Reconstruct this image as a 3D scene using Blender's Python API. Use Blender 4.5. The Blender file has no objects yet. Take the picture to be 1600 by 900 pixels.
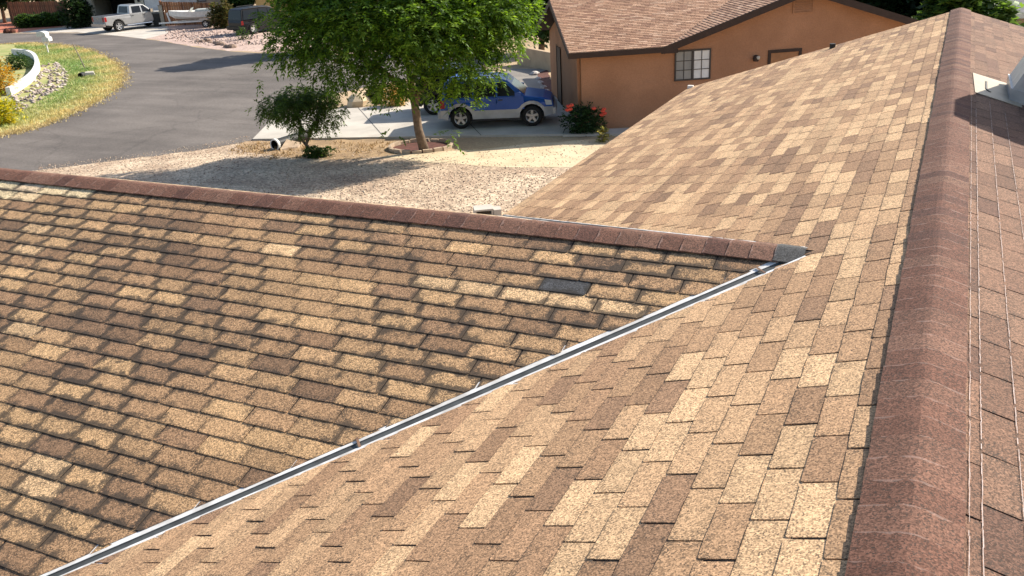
import bpy, math, random
import numpy as np
from mathutils import Vector, Matrix

random.seed(7)
RNG = np.random.default_rng(11)
S = bpy.context.scene
COL = S.collection
R = math.radians

# ------------------------------------------------------------------ camera
CAM = np.array([-.0562, -1.6603, 1.6660])
YAW, PITCH, ROLL, FPX = .4638, .3918, -.0561, 1391.0
def cam_axes():
    cy, sy, cp, sp = math.cos(YAW), math.sin(YAW), math.cos(PITCH), math.sin(PITCH)
    f = np.array([-sy*cp, cy*cp, -sp]); r = np.array([cy, sy, 0]); u = np.cross(r, f)
    cr, sr = math.cos(ROLL), math.sin(ROLL)
    return cr*r+sr*u, -sr*r+cr*u, f
CR, CU, CF = cam_axes()
cd = bpy.data.cameras.new('camera'); cam = bpy.data.objects.new('camera', cd); COL.objects.link(cam)
M = Matrix.Identity(4)
for i in range(3):
    M[i][0], M[i][1], M[i][2], M[i][3] = CR[i], CU[i], -CF[i], CAM[i]
cam.matrix_world = M
cd.sensor_width = 36.0; cd.lens = FPX*36/1600; cd.clip_start = .05; cd.clip_end = 2000
S.camera = cam

# ------------------------------------------------------------------ sky and sun
SUN_AZ, SUN_EL = R(37), R(34.5)          # azimuth from +Y towards +X
sd = Vector((math.sin(SUN_AZ)*math.cos(SUN_EL), math.cos(SUN_AZ)*math.cos(SUN_EL), math.sin(SUN_EL)))
w = bpy.data.worlds.new('World'); S.world = w; w.use_nodes = True
nt = w.node_tree; bg = nt.nodes['Background']
sky = nt.nodes.new('ShaderNodeTexSky'); sky.sky_type = 'NISHITA'; sky.sun_disc = False
sky.sun_elevation = SUN_EL; sky.sun_rotation = SUN_AZ
sky.air_density = 1.0; sky.dust_density = 1.5; sky.ozone_density = 1.0
nt.links.new(sky.outputs[0], bg.inputs[0]); bg.inputs[1].default_value = .11
sl = bpy.data.lights.new('sun', 'SUN'); sl.energy = 4.8; sl.angle = R(.5); sl.color = (1, .93, .82)
so = bpy.data.objects.new('sun', sl); COL.objects.link(so)
so.rotation_euler = sd.to_track_quat('Z', 'Y').to_euler(); so.location = (20, 30, 30)
S.view_settings.view_transform = 'Standard'; S.view_settings.look = 'None'
S.view_settings.exposure = .85; S.view_settings.gamma = 1

GZ = -5.0                               # street level, metres below the main ridge
def bp(x, y, z=GZ):
    """the ground point seen at pixel x, y of the 1600 x 900 photograph"""
    d = CF + CR*(x-800)/FPX + CU*(450-y)/FPX
    return CAM + d*(z-CAM[2])/d[2]
def proj(P):
    d = np.asarray(P, float)-CAM; z = d@CF
    return 800+FPX*(d@CR)/z, 450-FPX*(d@CU)/z, z
RH = np.array([math.cos(YAW), math.sin(YAW), 0.0]); FH = np.array([-math.sin(YAW), math.cos(YAW), 0.0])

# ------------------------------------------------------------------ materials
def newmat(name):
    m = bpy.data.materials.new(name); m.use_nodes = True
    n = m.node_tree.nodes; return m, n, m.node_tree.links, n['Principled BSDF']
def pmat(name, col, col2=None, rough=.8, metal=0, scale=6, detail=4, bump=0, bscale=None, spec=.3, coat=0, fine=0, fscale=60):
    m, n, l, b = newmat(name)
    g = n.new('ShaderNodeNewGeometry')
    if col2 is None: col2 = tuple(c*.78 for c in col)
    no = n.new('ShaderNodeTexNoise'); no.inputs['Scale'].default_value = scale; no.inputs['Detail'].default_value = detail
    l.new(g.outputs['Position'], no.inputs['Vector'])
    mr = n.new('ShaderNodeMapRange'); mr.inputs[1].default_value = .35; mr.inputs[2].default_value = .65
    l.new(no.outputs[0], mr.inputs[0])
    mx = n.new('ShaderNodeMix'); mx.data_type = 'RGBA'
    mx.inputs[6].default_value = (*col, 1); mx.inputs[7].default_value = (*col2, 1)
    l.new(mr.outputs[0], mx.inputs[0]); out = mx.outputs[2]
    if fine:
        v = n.new('ShaderNodeTexVoronoi'); v.inputs['Scale'].default_value = fscale
        l.new(g.outputs['Position'], v.inputs['Vector'])
        sp = n.new('ShaderNodeSeparateColor'); l.new(v.outputs['Color'], sp.inputs[0])
        m2 = n.new('ShaderNodeMapRange'); m2.inputs[3].default_value = 1-fine; m2.inputs[4].default_value = 1+fine
        l.new(sp.outputs[0], m2.inputs[0])
        vm = n.new('ShaderNodeVectorMath'); vm.operation = 'SCALE'
        l.new(out, vm.inputs[0]); l.new(m2.outputs[0], vm.inputs['Scale']); out = vm.outputs[0]
    l.new(out, b.inputs['Base Color'])
    b.inputs['Roughness'].default_value = rough; b.inputs['Metallic'].default_value = metal
    b.inputs['Specular IOR Level'].default_value = spec
    if coat: b.inputs['Coat Weight'].default_value = coat; b.inputs['Coat Roughness'].default_value = .08
    if bump:
        n2 = n.new('ShaderNodeTexNoise'); n2.inputs['Scale'].default_value = bscale or scale*6; n2.inputs['Detail'].default_value = 6
        l.new(g.outputs['Position'], n2.inputs['Vector'])
        bu = n.new('ShaderNodeBump'); bu.inputs['Strength'].default_value = bump; bu.inputs['Distance'].default_value = .02
        l.new(n2.outputs[0], bu.inputs['Height']); l.new(bu.outputs[0], b.inputs['Normal'])
    return m

def shingle_mat(name, source, stain=.4, edge=.5, gran=.42, worn=0, stain_col=(.036, .032, .027), gscale=190):
    """granule-coated asphalt shingle: tab colour x granules, algae stains, dirt along the worn tab edges"""
    m, n, l, b = newmat(name)
    g = n.new('ShaderNodeNewGeometry')
    if source == 'object':
        t = n.new('ShaderNodeObjectInfo'); tone = t.outputs['Color']
    else:
        t = n.new('ShaderNodeVertexColor'); t.layer_name = 'tone'; tone = t.outputs['Color']
    v = n.new('ShaderNodeTexVoronoi'); v.inputs['Scale'].default_value = gscale
    l.new(g.outputs['Position'], v.inputs['Vector'])
    sp = n.new('ShaderNodeSeparateColor'); l.new(v.outputs['Color'], sp.inputs[0])
    cl = n.new('ShaderNodeTexNoise'); cl.inputs['Scale'].default_value = 55; cl.inputs['Detail'].default_value = 3
    l.new(g.outputs['Position'], cl.inputs['Vector'])
    gm = n.new('ShaderNodeMapRange'); gm.inputs[3].default_value = 1-gran; gm.inputs[4].default_value = 1+gran
    l.new(sp.outputs[0], gm.inputs[0])
    cm = n.new('ShaderNodeMapRange'); cm.inputs[1].default_value = .3; cm.inputs[2].default_value = .7
    cm.inputs[3].default_value = .86; cm.inputs[4].default_value = 1.13; l.new(cl.outputs[0], cm.inputs[0])
    mu = n.new('ShaderNodeMath'); mu.operation = 'MULTIPLY'; l.new(gm.outputs[0], mu.inputs[0]); l.new(cm.outputs[0], mu.inputs[1])
    vs = n.new('ShaderNodeVectorMath'); vs.operation = 'SCALE'; l.new(tone, vs.inputs[0]); l.new(mu.outputs[0], vs.inputs['Scale'])
    # stains
    s1 = n.new('ShaderNodeTexNoise'); s1.inputs['Scale'].default_value = 4.2; s1.inputs['Detail'].default_value = 7; s1.inputs['Roughness'].default_value = .68
    l.new(g.outputs['Position'], s1.inputs['Vector'])
    sm = n.new('ShaderNodeMapRange'); sm.inputs[1].default_value = .42; sm.inputs[2].default_value = .70
    sm.inputs[3].default_value = 0; sm.inputs[4].default_value = stain; l.new(s1.outputs[0], sm.inputs[0])
    # edge dirt from the tab's own uv
    uv = n.new('ShaderNodeUVMap'); uv.uv_map = 'tab'
    sx = n.new('ShaderNodeSeparateXYZ'); l.new(uv.outputs[0], sx.inputs[0])
    def mth(op, a, bb):
        k = n.new('ShaderNodeMath'); k.operation = op
        for i, x in enumerate((a, bb)):
            if x is None: continue
            if isinstance(x, (int, float)): k.inputs[i].default_value = x
            else: l.new(x, k.inputs[i])
        return k.outputs[0]
    du = mth('MULTIPLY', mth('MINIMUM', sx.outputs[0], mth('SUBTRACT', 1.0, sx.outputs[0])), 2.4)
    dv = mth('MINIMUM', mth('SUBTRACT', 1.0, sx.outputs[1]), mth('ADD', mth('MULTIPLY', sx.outputs[1], .8), .12))
    d = mth('MINIMUM', du, dv)
    en = n.new('ShaderNodeTexNoise'); en.inputs['Scale'].default_value = 15; en.inputs['Detail'].default_value = 5
    l.new(g.outputs['Position'], en.inputs['Vector'])
    d2 = mth('SUBTRACT', mth('ADD', d, .0), mth('MULTIPLY', mth('SUBTRACT', en.outputs[0], .46), .95))
    em = n.new('ShaderNodeMapRange'); em.inputs[1].default_value = -.10; em.inputs[2].default_value = .24
    em.inputs[3].default_value = edge; em.inputs[4].default_value = 0; l.new(d2, em.inputs[0])
    big = n.new('ShaderNodeTexNoise'); big.inputs['Scale'].default_value = 1.1; big.inputs['Detail'].default_value = 3; l.new(g.outputs['Position'], big.inputs['Vector'])
    bm = n.new('ShaderNodeMapRange'); bm.inputs[1].default_value = .36; bm.inputs[2].default_value = .62; bm.inputs[3].default_value = .35; bm.inputs[4].default_value = 1.15; l.new(big.outputs[0], bm.inputs[0])
    mk = mth('MULTIPLY', mth('ADD', mth('MULTIPLY', em.outputs[0], 1.15), mth('MULTIPLY', sm.outputs[0], mth('ADD', mth('MULTIPLY', em.outputs[0], .5), .42))), bm.outputs[0])
    mk = mth('MINIMUM', mk, 1.0)
    dk = mth('MULTIPLY', mth('GREATER_THAN', mth('ADD', mth('MULTIPLY', mk, 1.25), .10), sp.outputs[1]), .80)
    gr = mth('ADD', mth('MULTIPLY', dk, .75), mth('MULTIPLY', mk, .25))
    mx = n.new('ShaderNodeMix'); mx.data_type = 'RGBA'; l.new(gr, mx.inputs[0]); l.new(vs.outputs[0], mx.inputs[6])
    mx.inputs[7].default_value = (*stain_col, 1)
    out = mx.outputs[2]
    if worn:
        wm = mth('MULTIPLY', mth('GREATER_THAN', mth('ADD', sx.outputs[1], mth('MULTIPLY', mth('SUBTRACT', en.outputs[0], .5), .5)), .965), worn)
        m3 = n.new('ShaderNodeMix'); m3.data_type = 'RGBA'; l.new(wm, m3.inputs[0]); l.new(out, m3.inputs[6]); m3.inputs[7].default_value = (.42, .30, .25, 1); out = m3.outputs[2]
    l.new(out, b.inputs['Base Color'])
    b.inputs['Roughness'].default_value = .9; b.inputs['Specular IOR Level'].default_value = .25
    bu = n.new('ShaderNodeBump'); bu.inputs['Strength'].default_value = .45; bu.inputs['Distance'].default_value = .003
    l.new(sp.outputs[2], bu.inputs['Height']); l.new(bu.outputs[0], b.inputs['Normal'])
    return m

def leaf_mat(name, trans=.35):
    m, n, l, b = newmat(name)
    t = n.new('ShaderNodeVertexColor'); t.layer_name = 'tone'
    l.new(t.outputs[0], b.inputs['Base Color']); b.inputs['Roughness'].default_value = .55; b.inputs['Specular IOR Level'].default_value = .35
    tr = n.new('ShaderNodeBsdfTranslucent')
    hs = n.new('ShaderNodeHueSaturation'); hs.inputs['Value'].default_value = 1.5; hs.inputs['Hue'].default_value = .485; hs.inputs['Saturation'].default_value = 1.1
    l.new(t.outputs[0], hs.inputs['Color']); l.new(hs.outputs[0], tr.inputs[0])
    mx = n.new('ShaderNodeMixShader'); mx.inputs[0].default_value = trans
    l.new(b.outputs[0], mx.inputs[1]); l.new(tr.outputs[0], mx.inputs[2]); l.new(mx.outputs[0], n['Material Output'].inputs[0])
    return m
def glass_mat(name, col, rough=.06):
    m = pmat(name, col, rough=rough, spec=.5, scale=2); return m

# ------------------------------------------------------------------ mesh helpers
class MB:
    def __init__(s): s.v = []; s.f = []; s.uv = []; s.c = []
    def face(s, pts, uv=None, c=None):
        i = len(s.v); s.v += [tuple(p) for p in pts]; s.f.append(tuple(range(i, i+len(pts))))
    def add(s, verts, faces):
        i = len(s.v); s.v += [tuple(p) for p in verts]; s.f += [tuple(i+k for k in f) for f in faces]
    def box(s, x0, x1, y0, y1, z0, z1):
        s.add([(x0, y0, z0), (x1, y0, z0), (x1, y1, z0), (x0, y1, z0), (x0, y0, z1), (x1, y0, z1), (x1, y1, z1), (x0, y1, z1)],
              [(0, 3, 2, 1), (4, 5, 6, 7), (0, 1, 5, 4), (1, 2, 6, 5), (2, 3, 7, 6), (3, 0, 4, 7)])
    def beam(s, a, b, w_, h, up=(0, 0, 1)):
        a, b, up = Vector(a), Vector(b), Vector(up); d = (b-a).normalized(); r = d.cross(up).normalized(); u = r.cross(d)
        q = [r*(-w_/2)+u*(-h/2), r*(w_/2)+u*(-h/2), r*(w_/2)+u*(h/2), r*(-w_/2)+u*(h/2)]
        s.add([a+k for k in q]+[b+k for k in q], [(0, 1, 2, 3), (7, 6, 5, 4), (0, 4, 5, 1), (1, 5, 6, 2), (2, 6, 7, 3), (3, 7, 4, 0)])
    def tube(s, path, rad, n=8, cap=True):
        P = [Vector(p) for p in path]; i0 = len(s.v)
        if isinstance(rad, (int, float)): rad = [rad]*len(P)
        ref = Vector((.3, .9, .1))
        for k, p in enumerate(P):
            d = (P[min(k+1, len(P)-1)]-P[max(k-1, 0)]).normalized()
            a = d.cross(ref); a = a.normalized() if a.length > 1e-4 else Vector((1, 0, 0)); b = d.cross(a)
            for j in range(n):
                t = 2*math.pi*j/n; s.v.append(tuple(p+(a*math.cos(t)+b*math.sin(t))*rad[k]))
        for k in range(len(P)-1):
            for j in range(n):
                s.f.append((i0+k*n+j, i0+k*n+(j+1) % n, i0+(k+1)*n+(j+1) % n, i0+(k+1)*n+j))
        if cap:
            s.f.append(tuple(i0+j for j in range(n))[::-1]); e = i0+(len(P)-1)*n; s.f.append(tuple(e+j for j in range(n)))
    def lathe(s, prof, axis='y', n=20, c=(0, 0, 0)):
        i0 = len(s.v)
        for (r, h) in prof:
            for j in range(n):
                t = 2*math.pi*j/n; a, b = r*math.cos(t), r*math.sin(t)
                s.v.append((c[0]+a, c[1]+h, c[2]+b) if axis == 'y' else (c[0]+a, c[1]+b, c[2]+h))
        for k in range(len(prof)-1):
            for j in range(n):
                s.f.append((i0+k*n+j, i0+(k+1)*n+j, i0+(k+1)*n+(j+1) % n, i0+k*n+(j+1) % n))
    def prism(s, poly, y0, y1):
        """polygon in x,z extruded along y"""
        n = len(poly); s.add([(x, y0, z) for x, z in poly]+[(x, y1, z) for x, z in poly],
                             [tuple(range(n)), tuple(range(2*n-1, n-1, -1))]+[(i, i+n, (i+1) % n+n, (i+1) % n) for i in range(n)])
    def slab(s, poly, z0, z1):
        n = len(poly); s.add([(p[0], p[1], z0) for p in poly]+[(p[0], p[1], z1) for p in poly],
                             [tuple(range(n))[::-1], tuple(range(n, 2*n))]+[(i, (i+1) % n, (i+1) % n+n, i+n) for i in range(n)])
    def build(s, name, mat, parent=None, smooth=False, loc=None, rotz=0):
        me = bpy.data.meshes.new(name); me.from_pydata([tuple(map(float, p)) for p in s.v], [], s.f); me.materials.append(mat)
        if smooth: me.shade_smooth()
        return link(name, me, parent, loc, rotz)
def link(name, me, parent=None, loc=None, rotz=0):
    o = bpy.data.objects.new(name, me); COL.objects.link(o)
    if parent is not None: o.parent = parent
    if loc is not None: o.location = loc
    if rotz: o.rotation_euler = (0, 0, rotz)
    return o
def fast_mesh(name, V, F, mat, tone=None, parent=None, loc=None):
    """V (n,3), F (m,k) arrays; tone (n,3) per-vertex colour"""
    me = bpy.data.meshes.new(name); V = np.asarray(V, np.float32); F = np.asarray(F, np.int32); k = F.shape[1]
    me.vertices.add(len(V)); me.vertices.foreach_set('co', V.ravel())
    me.loops.add(F.size); me.loops.foreach_set('vertex_index', F.ravel())
    me.polygons.add(len(F)); me.polygons.foreach_set('loop_start', np.arange(0, F.size, k, dtype=np.int32))
    me.update(calc_edges=True); me.validate()
    if tone is not None:
        a = me.color_attributes.new('tone', 'FLOAT_COLOR', 'POINT')
        a.data.foreach_set('color', np.concatenate([tone, np.ones((len(V), 1))], 1).astype(np.float32).ravel())
    me.materials.append(mat); return link(name, me, parent, loc)
def tag(o, label=None, cat=None, group=None, kind=None):
    if label: o['label'] = label
    if cat: o['category'] = cat
    if group: o['group'] = group
    if kind: o['kind'] = kind
    return o
def thing(name, label, cat, loc=(0, 0, 0), rotz=0, group=None):
    o = bpy.data.objects.new(name, None); COL.objects.link(o); o.location = tuple(map(float, loc)); o.rotation_euler = (0, 0, rotz)
    o.empty_display_size = .2
    return tag(o, label, cat, group)
def clip_poly(P, a, b, c):
    """keep the part of polygon P where a*x + b*y <= c"""
    out = []
    for i in range(len(P)):
        p, q = P[i], P[(i+1) % len(P)]; dp, dq = a*p[0]+b*p[1]-c, a*q[0]+b*q[1]-c
        if dp <= 0: out.append(p)
        if dp*dq < 0:
            t = dp/(dp-dq); out.append((p[0]+(q[0]-p[0])*t, p[1]+(q[1]-p[1])*t))
    return out
def area(P):
    return abs(sum(P[i][0]*P[(i+1) % len(P)][1]-P[(i+1) % len(P)][0]*P[i][1] for i in range(len(P))))/2

# ================================================================== MATERIALS
M_sh_obj = {'A': shingle_mat('tan_shingle_single', 'object', stain=.14, edge=.20, gran=.46),
            'B': shingle_mat('red_shingle_single', 'object', stain=.30, edge=.20, gran=.5),
            'C': shingle_mat('stained_shingle_single', 'object', stain=1.0, edge=.85, gran=.55),
            'cap': shingle_mat('ridge_shingle_red', 'object', stain=.34, edge=.0, gran=.5, worn=.28)}
M_sh_att = {'A': shingle_mat('tan_shingle', 'attr', stain=.14, edge=.20, gran=.46),
            'B': shingle_mat('red_shingle', 'attr', stain=.30, edge=.20, gran=.5),
            'C': shingle_mat('stained_shingle', 'attr', stain=1.0, edge=.85, gran=.55),
            'D': shingle_mat('wing_far_shingle', 'attr', stain=.3, edge=.4, gran=.45),  # far slope of the wing, with its own tab palette
            'far': shingle_mat('neighbour_shingle', 'attr', stain=.15, edge=.15, gran=.25, gscale=60)}
M_under = pmat('tarred_underlay', (.035, .028, .023), rough=.95, scale=20, bump=.3)
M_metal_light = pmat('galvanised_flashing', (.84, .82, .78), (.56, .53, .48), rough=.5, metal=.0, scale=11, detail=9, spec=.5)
M_metal_dark = pmat('dark_flashing_channel', (.115, .12, .115), (.07, .07, .066), rough=.6, metal=.3, scale=12)
M_galv = pmat('galvanised_sheet', (.44, .45, .46), (.33, .34, .355), rough=.38, metal=.55, scale=9)
M_beige_sheet = pmat('beige_painted_sheet', (.40, .33, .235), (.35, .285, .2), rough=.55, scale=7)
M_tar = pmat('tar', (.03, .028, .025), rough=.6)
M_whiteline = pmat('worn_edge_fibre', (.50, .42, .38), (.36, .28, .25), rough=.9, scale=40)
M_tanwall = pmat('tan_house_stucco', (.45, .34, .23), rough=.9, scale=3, bump=.2)
M_brownwood = pmat('brown_fascia', (.075, .045, .03), rough=.7, scale=8)

# ================================================================== OUR HOUSE
TH = .3028; CT, ST, TT = math.cos(TH), math.sin(TH), math.tan(TH)
YW, ZW = 3.3611+.077*CT, -.2252+.077*ST                # wing ridge
X0 = -ZW/TT*1.0                        # plan distance of the valley head from the main ridge
YEND, YNEAR, UEAVE = 14.55, -3.2, 4.513
XWEND = -10.2; VEAVE = (ZW+UEAVE*ST)/ST
TD = .352; THD = math.atan(TD); CD, SD = math.cos(THD), math.sin(THD); KD = TD/TT; VEAVED = (ZW+UEAVE*ST)/SD  # the wing's far slope is a little steeper
home = thing('shingled_house', 'foreground house seen from its tan shingled roof, with a long metal valley', 'house', (-1.0, 6.0, GZ))
HL = Vector(home.location)
def hpart(mb, name, mat, smooth=False): return mb.build(name, mat, home, smooth, loc=-HL)

SLOPES = {  # origin, U, V (down slope), N
    'A': (np.array([0, 0, 0.]), np.array([0, 1., 0]), np.array([-CT, 0, -ST]), np.array([-ST, 0, CT])),
    'B': (np.array([0, 0, 0.]), np.array([0, -1., 0]), np.array([CT, 0, -ST]), np.array([ST, 0, CT])),
    'C': (np.array([0, YW, ZW]), np.array([-1., 0, 0]), np.array([0, -CT, -ST]), np.array([0, -ST, CT])),
    'D': (np.array([0, YW, ZW]), np.array([1., 0, 0]), np.array([0, CD, -SD]), np.array([0, SD, CD])),
}
def P3(s, u, v, n=0.0):
    O, U, V, N = SLOPES[s]; return O+U*u+V*v+N*n

# roof decks (dark, tarred), one sheet per slope
def deck(s, polys):
    mb = MB()
    for P in polys:
        top = [P3(s, u, v, 0) for u, v in P]; bot = [p-np.array([0, 0, .13]) for p in top]; n = len(P)
        mb.add(top+bot, [tuple(range(n)), tuple(range(2*n-1, n-1, -1))]+[(i, i+n, (i+1) % n+n, (i+1) % n) for i in range(n)])
    o = hpart(mb, 'roof_deck', M_under); return o
vA = lambda y: (X0+abs(YW-y))/CT       # slope distance of the valley on A at y
vC0 = 0
yv = lambda u: u*CT-X0
deck('A', [[(YNEAR, 0), (YW, 0), (YW, X0/CT), (YW-(UEAVE*CT-X0), UEAVE), (YNEAR, UEAVE)],
           [(YW, 0), (YEND, 0), (YEND, UEAVE), (YW+(UEAVE*CT-X0)/KD, UEAVE), (YW, X0/CT)]])
deck('B', [[(-YEND, 0), (-YNEAR, 0), (-YNEAR, UEAVE), (-YEND, UEAVE)]])
deck('C', [[(X0, 0), (-XWEND, 0), (-XWEND, VEAVE), (X0+VEAVE*CT, VEAVE)]])
deck('D', [[(XWEND, 0), (-X0, 0), (-X0-VEAVED*CD*KD, VEAVED), (XWEND, VEAVED)]])

TABW, EXPO = .305, .127
THK = {'A': .0050, 'B': .0050, 'C': .0062, 'D': .0060}
def height(s, v):                       # upper face above the deck plane
    return .0015+(THK[s]-.0015)*(v+.022)/.149
def tab_outline(wd, ht, rnd):
    r = .004+.005*rnd.random(); r2 = .004+.005*rnd.random(); e = [rnd.uniform(-.0018, .0018) for _ in range(4)]
    return [(0, -.022), (wd, -.022), (wd, ht-r), (wd-r, ht+e[0]), (wd*.66, ht+e[1]), (wd*.33, ht+e[2]), (r2, ht+e[3]), (0, ht-r2)]
def tab_geo(s, P, lifts=None):
    """local (u, v, n) vertices and faces of one tab from its outline"""
    n = len(P); top = []
    for i, (u, v) in enumerate(P):
        h = height(s, v)+(lifts[i] if lifts else 0); top.append((u, v, h))
    bot = [(u, v, -.0006) for u, v in P]
    return top+bot, [tuple(range(n))]+[(i, i+n, (i+1) % n+n, (i+1) % n) for i in range(n)]
PAL = {  # tab colours, linear, weight
    'A': [((.62, .405, .225), 3), ((.53, .335, .185), 4), ((.44, .268, .148), 4), ((.36, .214, .12), 3), ((.29, .172, .10), 1.0)],
    'B': [((.20, .112, .072), 4), ((.172, .095, .062), 3), ((.225, .13, .084), 3), ((.14, .076, .052), 2)],
    'C': [((.53, .33, .165), 2.8), ((.44, .27, .138), 4), ((.375, .225, .118), 4), ((.31, .183, .10), 3), ((.24, .143, .082), .9), ((.62, .405, .215), .9)],
    'D': [((.60, .44, .28), 3), ((.5, .35, .21), 3), ((.4, .27, .17), 2)],
}
def pick(s, rnd):
    cols, ws = zip(*PAL[s]); c = rnd.choices(cols, ws)[0]; k = rnd.uniform(.9, 1.1)
    return tuple(x*k for x in c)

rnd = random.Random(5)
tabs = []   # (slope, u0, v0, outline or None when whole, colour, score)
VARN = 8
def lay(s, v0, vmax, umin, umax, phase, shift, clips, k0=0):
    k = 0
    while v0+k*EXPO < vmax:
        vt = v0+k*EXPO; ph = phase+shift*k; prev = None
        i0 = math.floor((umin-ph)/TABW)-1; i1 = math.ceil((umax-ph)/TABW)+1
        run = 0
        for i in range(i0, i1):
            if prev is None or run <= 0 or rnd.random() < .45: prev = pick(s, rnd); run = rnd.choice((1, 1, 2, 3))
            run -= 1
            u0 = ph+i*TABW+rnd.uniform(-.003, .003)+.004; vj = vt+rnd.uniform(-.002, .002)
            wd = TABW-(.0105 if s == 'A' else .007)
            base = [(u0, vj-.022), (u0+wd, vj-.022), (u0+wd, vj+EXPO), (u0, vj+EXPO)]
            pieces = clips(base)
            for P in pieces:
                if len(P) < 3 or area(P) < .0012: continue
                whole = abs(area(P)-area(base)) < 1e-6
                tabs.append([s, u0, vj, None if whole else [(a-u0, b-vj) for a, b in P], pick(s, rnd) if rnd.random() < .12 else (lambda k_: tuple(c*k_ for c in prev))(rnd.uniform(.93, 1.07)), 0])
        k += 1
VM = .050                               # bare metal each side of the valley line, in plan
jag = lambda: rnd.uniform(-.011, .012)
def clipA(B):
    out = []
    for P in (clip_poly(B, 1, 0, YW-.0005), clip_poly(B, -1, 0, -YW-.0005)):
        if not P: continue
        near = sum(p[0] for p in P)/len(P) < YW
        m = VM*1.41+jag() if abs(sum(p[0] for p in P)/len(P)-YW) > .17 else .012
        if min(p[1] for p in P)*CT > X0-.2:
            P = clip_poly(P, 1, CT, X0+YW-m) if near else clip_poly(P, -KD, CT, X0-KD*YW-m)
        else:
            P = clip_poly(P, 1, CT, X0+YW-m) if near else clip_poly(P, -KD, CT, X0-KD*YW-m)
        P = clip_poly(P, -1, 0, -YNEAR) if P else P
        P = clip_poly(P, 1, 0, YEND+.03) if P else P
        P = clip_poly(P, 0, 1, UEAVE+.02) if P else P
        if P: out.append(P)
    return out
def clipA2(B):                          # join the halves again where the valley does not reach
    if max(p[1] for p in B)*CT < X0-.06:
        P = clip_poly(clip_poly(B, 1, 0, YEND+.03), -1, 0, -YNEAR); return [P] if P else []
    return clipA(B)
def clipB(B):
    P = clip_poly(clip_poly(B, 1, 0, -YNEAR), -1, 0, YEND+.03); P = clip_poly(P, 0, 1, UEAVE+.02) if P else P
    return [P] if P else []
def clipC(B):
    P = clip_poly(B, -1, CT, -X0-VM*1.41+jag())
    P = clip_poly(P, 1, 0, -XWEND+.03) if P else P; P = clip_poly(P, 0, 1, VEAVE+.02) if P else P
    return [P] if P else []
def clipD(B):
    P = clip_poly(B, 1, CD*KD, -X0-.095*1.41+jag())
    P = clip_poly(P, -1, 0, -XWEND+.03) if P else P; P = clip_poly(P, 0, 1, VEAVED+.02) if P else P
    return [P] if P else []
lay('A', .0932, UEAVE, YNEAR, YEND, .5331, .1017, clipA2)
lay('B', .0780, UEAVE, -YEND, -YNEAR, .05, -.1017, clipB)
lay('C', .0112, VEAVE, X0, -XWEND, 2.9052+2*.0847, -.0847, clipC)
lay('D', .0612, VEAVED, XWEND, -X0, .1, .0847, clipD)

# how large does each tab show in the frame
for t in tabs:
    s, u0, v0 = t[:3]; q = []
    for du, dv in ((0, 0), (.3, 0), (.3, .127), (0, .127)):
        x, y, z = proj(P3(s, u0+du, v0+dv))
        if z < .2: q = None; break
        q.append((x, y))
    if q is None: continue
    cx, cy = sum(p[0] for p in q)/4, sum(p[1] for p in q)/4
    if -10 < cx < 1610 and -10 < cy < 910:
        if s == 'D': continue
        t[5] = area(q)*(1 if t[3] is None else area(t[3])/(TABW*EXPO))
    # the bald, darker tab halfway down the stained slope
    if s == 'C':
        bx, by = 892, 450
        if abs(cx-bx) < 34 and abs(cy-by) < 8: t[4] = (.075, .075, .078); t[5] += 1
        elif cx < 150 and 283 < cy < 312: t[4] = tuple(c*rnd.uniform(.95, 1.05) for c in (.74, .55, .33))
# variants shared by the whole tabs that are objects of their own
def mesh_from(name, V, F, mat, uvf=None, tone=None):
    me = bpy.data.meshes.new(name); me.from_pydata(V, [], F); me.materials.append(mat)
    ul = me.uv_layers.new(name='tab')
    li = np.empty(len(me.loops), np.int32); me.loops.foreach_get('vertex_index', li)
    ul.data.foreach_set('uv', np.asarray(uvf, np.float32)[li].ravel())
    if tone is not None:
        a = me.color_attributes.new('tone', 'FLOAT_COLOR', 'POINT'); a.data.foreach_set('color', np.asarray(tone, np.float32).ravel())
    return me
VARS = {}
for s in 'ABC':
    VARS[s] = []
    for i in range(VARN):
        P = tab_outline(TABW-(.0105 if s == 'A' else .0075), EXPO, rnd); L = [0, 0]+[rnd.uniform(0, .0022) for _ in range(6)]
        V, F = tab_geo(s, P, L); VARS[s].append(mesh_from('shingle', V, F, M_sh_obj[s], [(v[0]/.297, v[1]/.127) for v in V]))
order = sorted(range(len(tabs)), key=lambda i: -tabs[i][5]); single = set(order[:296])
BAS = {s: Matrix([[*row] for row in np.array(SLOPES[s][1:]).T]).to_4x4() for s in SLOPES}
field = {s: [[], [], [], []] for s in 'ABCD'}
for i, (s, u0, v0, P, c, sc) in enumerate(tabs):
    if i in single:
        if P is None: me = rnd.choice(VARS[s])
        else:
            V, F = tab_geo(s, P); me = mesh_from('shingle', V, F, M_sh_obj[s], [(v[0]/.297, v[1]/.127) for v in V])
        o = link('shingle', me, home); mw = BAS[s].copy(); mw.translation = Vector(P3(s, u0, v0))-HL; o.matrix_local = mw
        o.color = (*c, 1)
    else:
        whole = P is None
        wq = TABW-(.0105 if s == 'A' else .0075)
        if whole: P = tab_outline(wq, EXPO, rnd) if sc > 120 else [(0, -.022), (wq, -.022), (wq, .127), (0, .127)]
        lf = ([0, 0]+[rnd.uniform(0, .0024) for _ in range(len(P)-2)]) if whole else None
        V, F = tab_geo(s, P, lf); O, U, VV, N = SLOPES[s]; b = P3(s, u0, v0)-np.array(HL)
        va = np.array(V); W3 = b+va[:, :1]*U+va[:, 1:2]*VV+va[:, 2:]*N
        fv, ff, fu, fc = field[s]; k = len(fv)
        fv += [tuple(x) for x in W3]; ff += [tuple(k+j for j in f) for f in F]; fu += [(x[0]/.297, x[1]/.127) for x in V]; fc += [(*c, 1)]*len(V)
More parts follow.
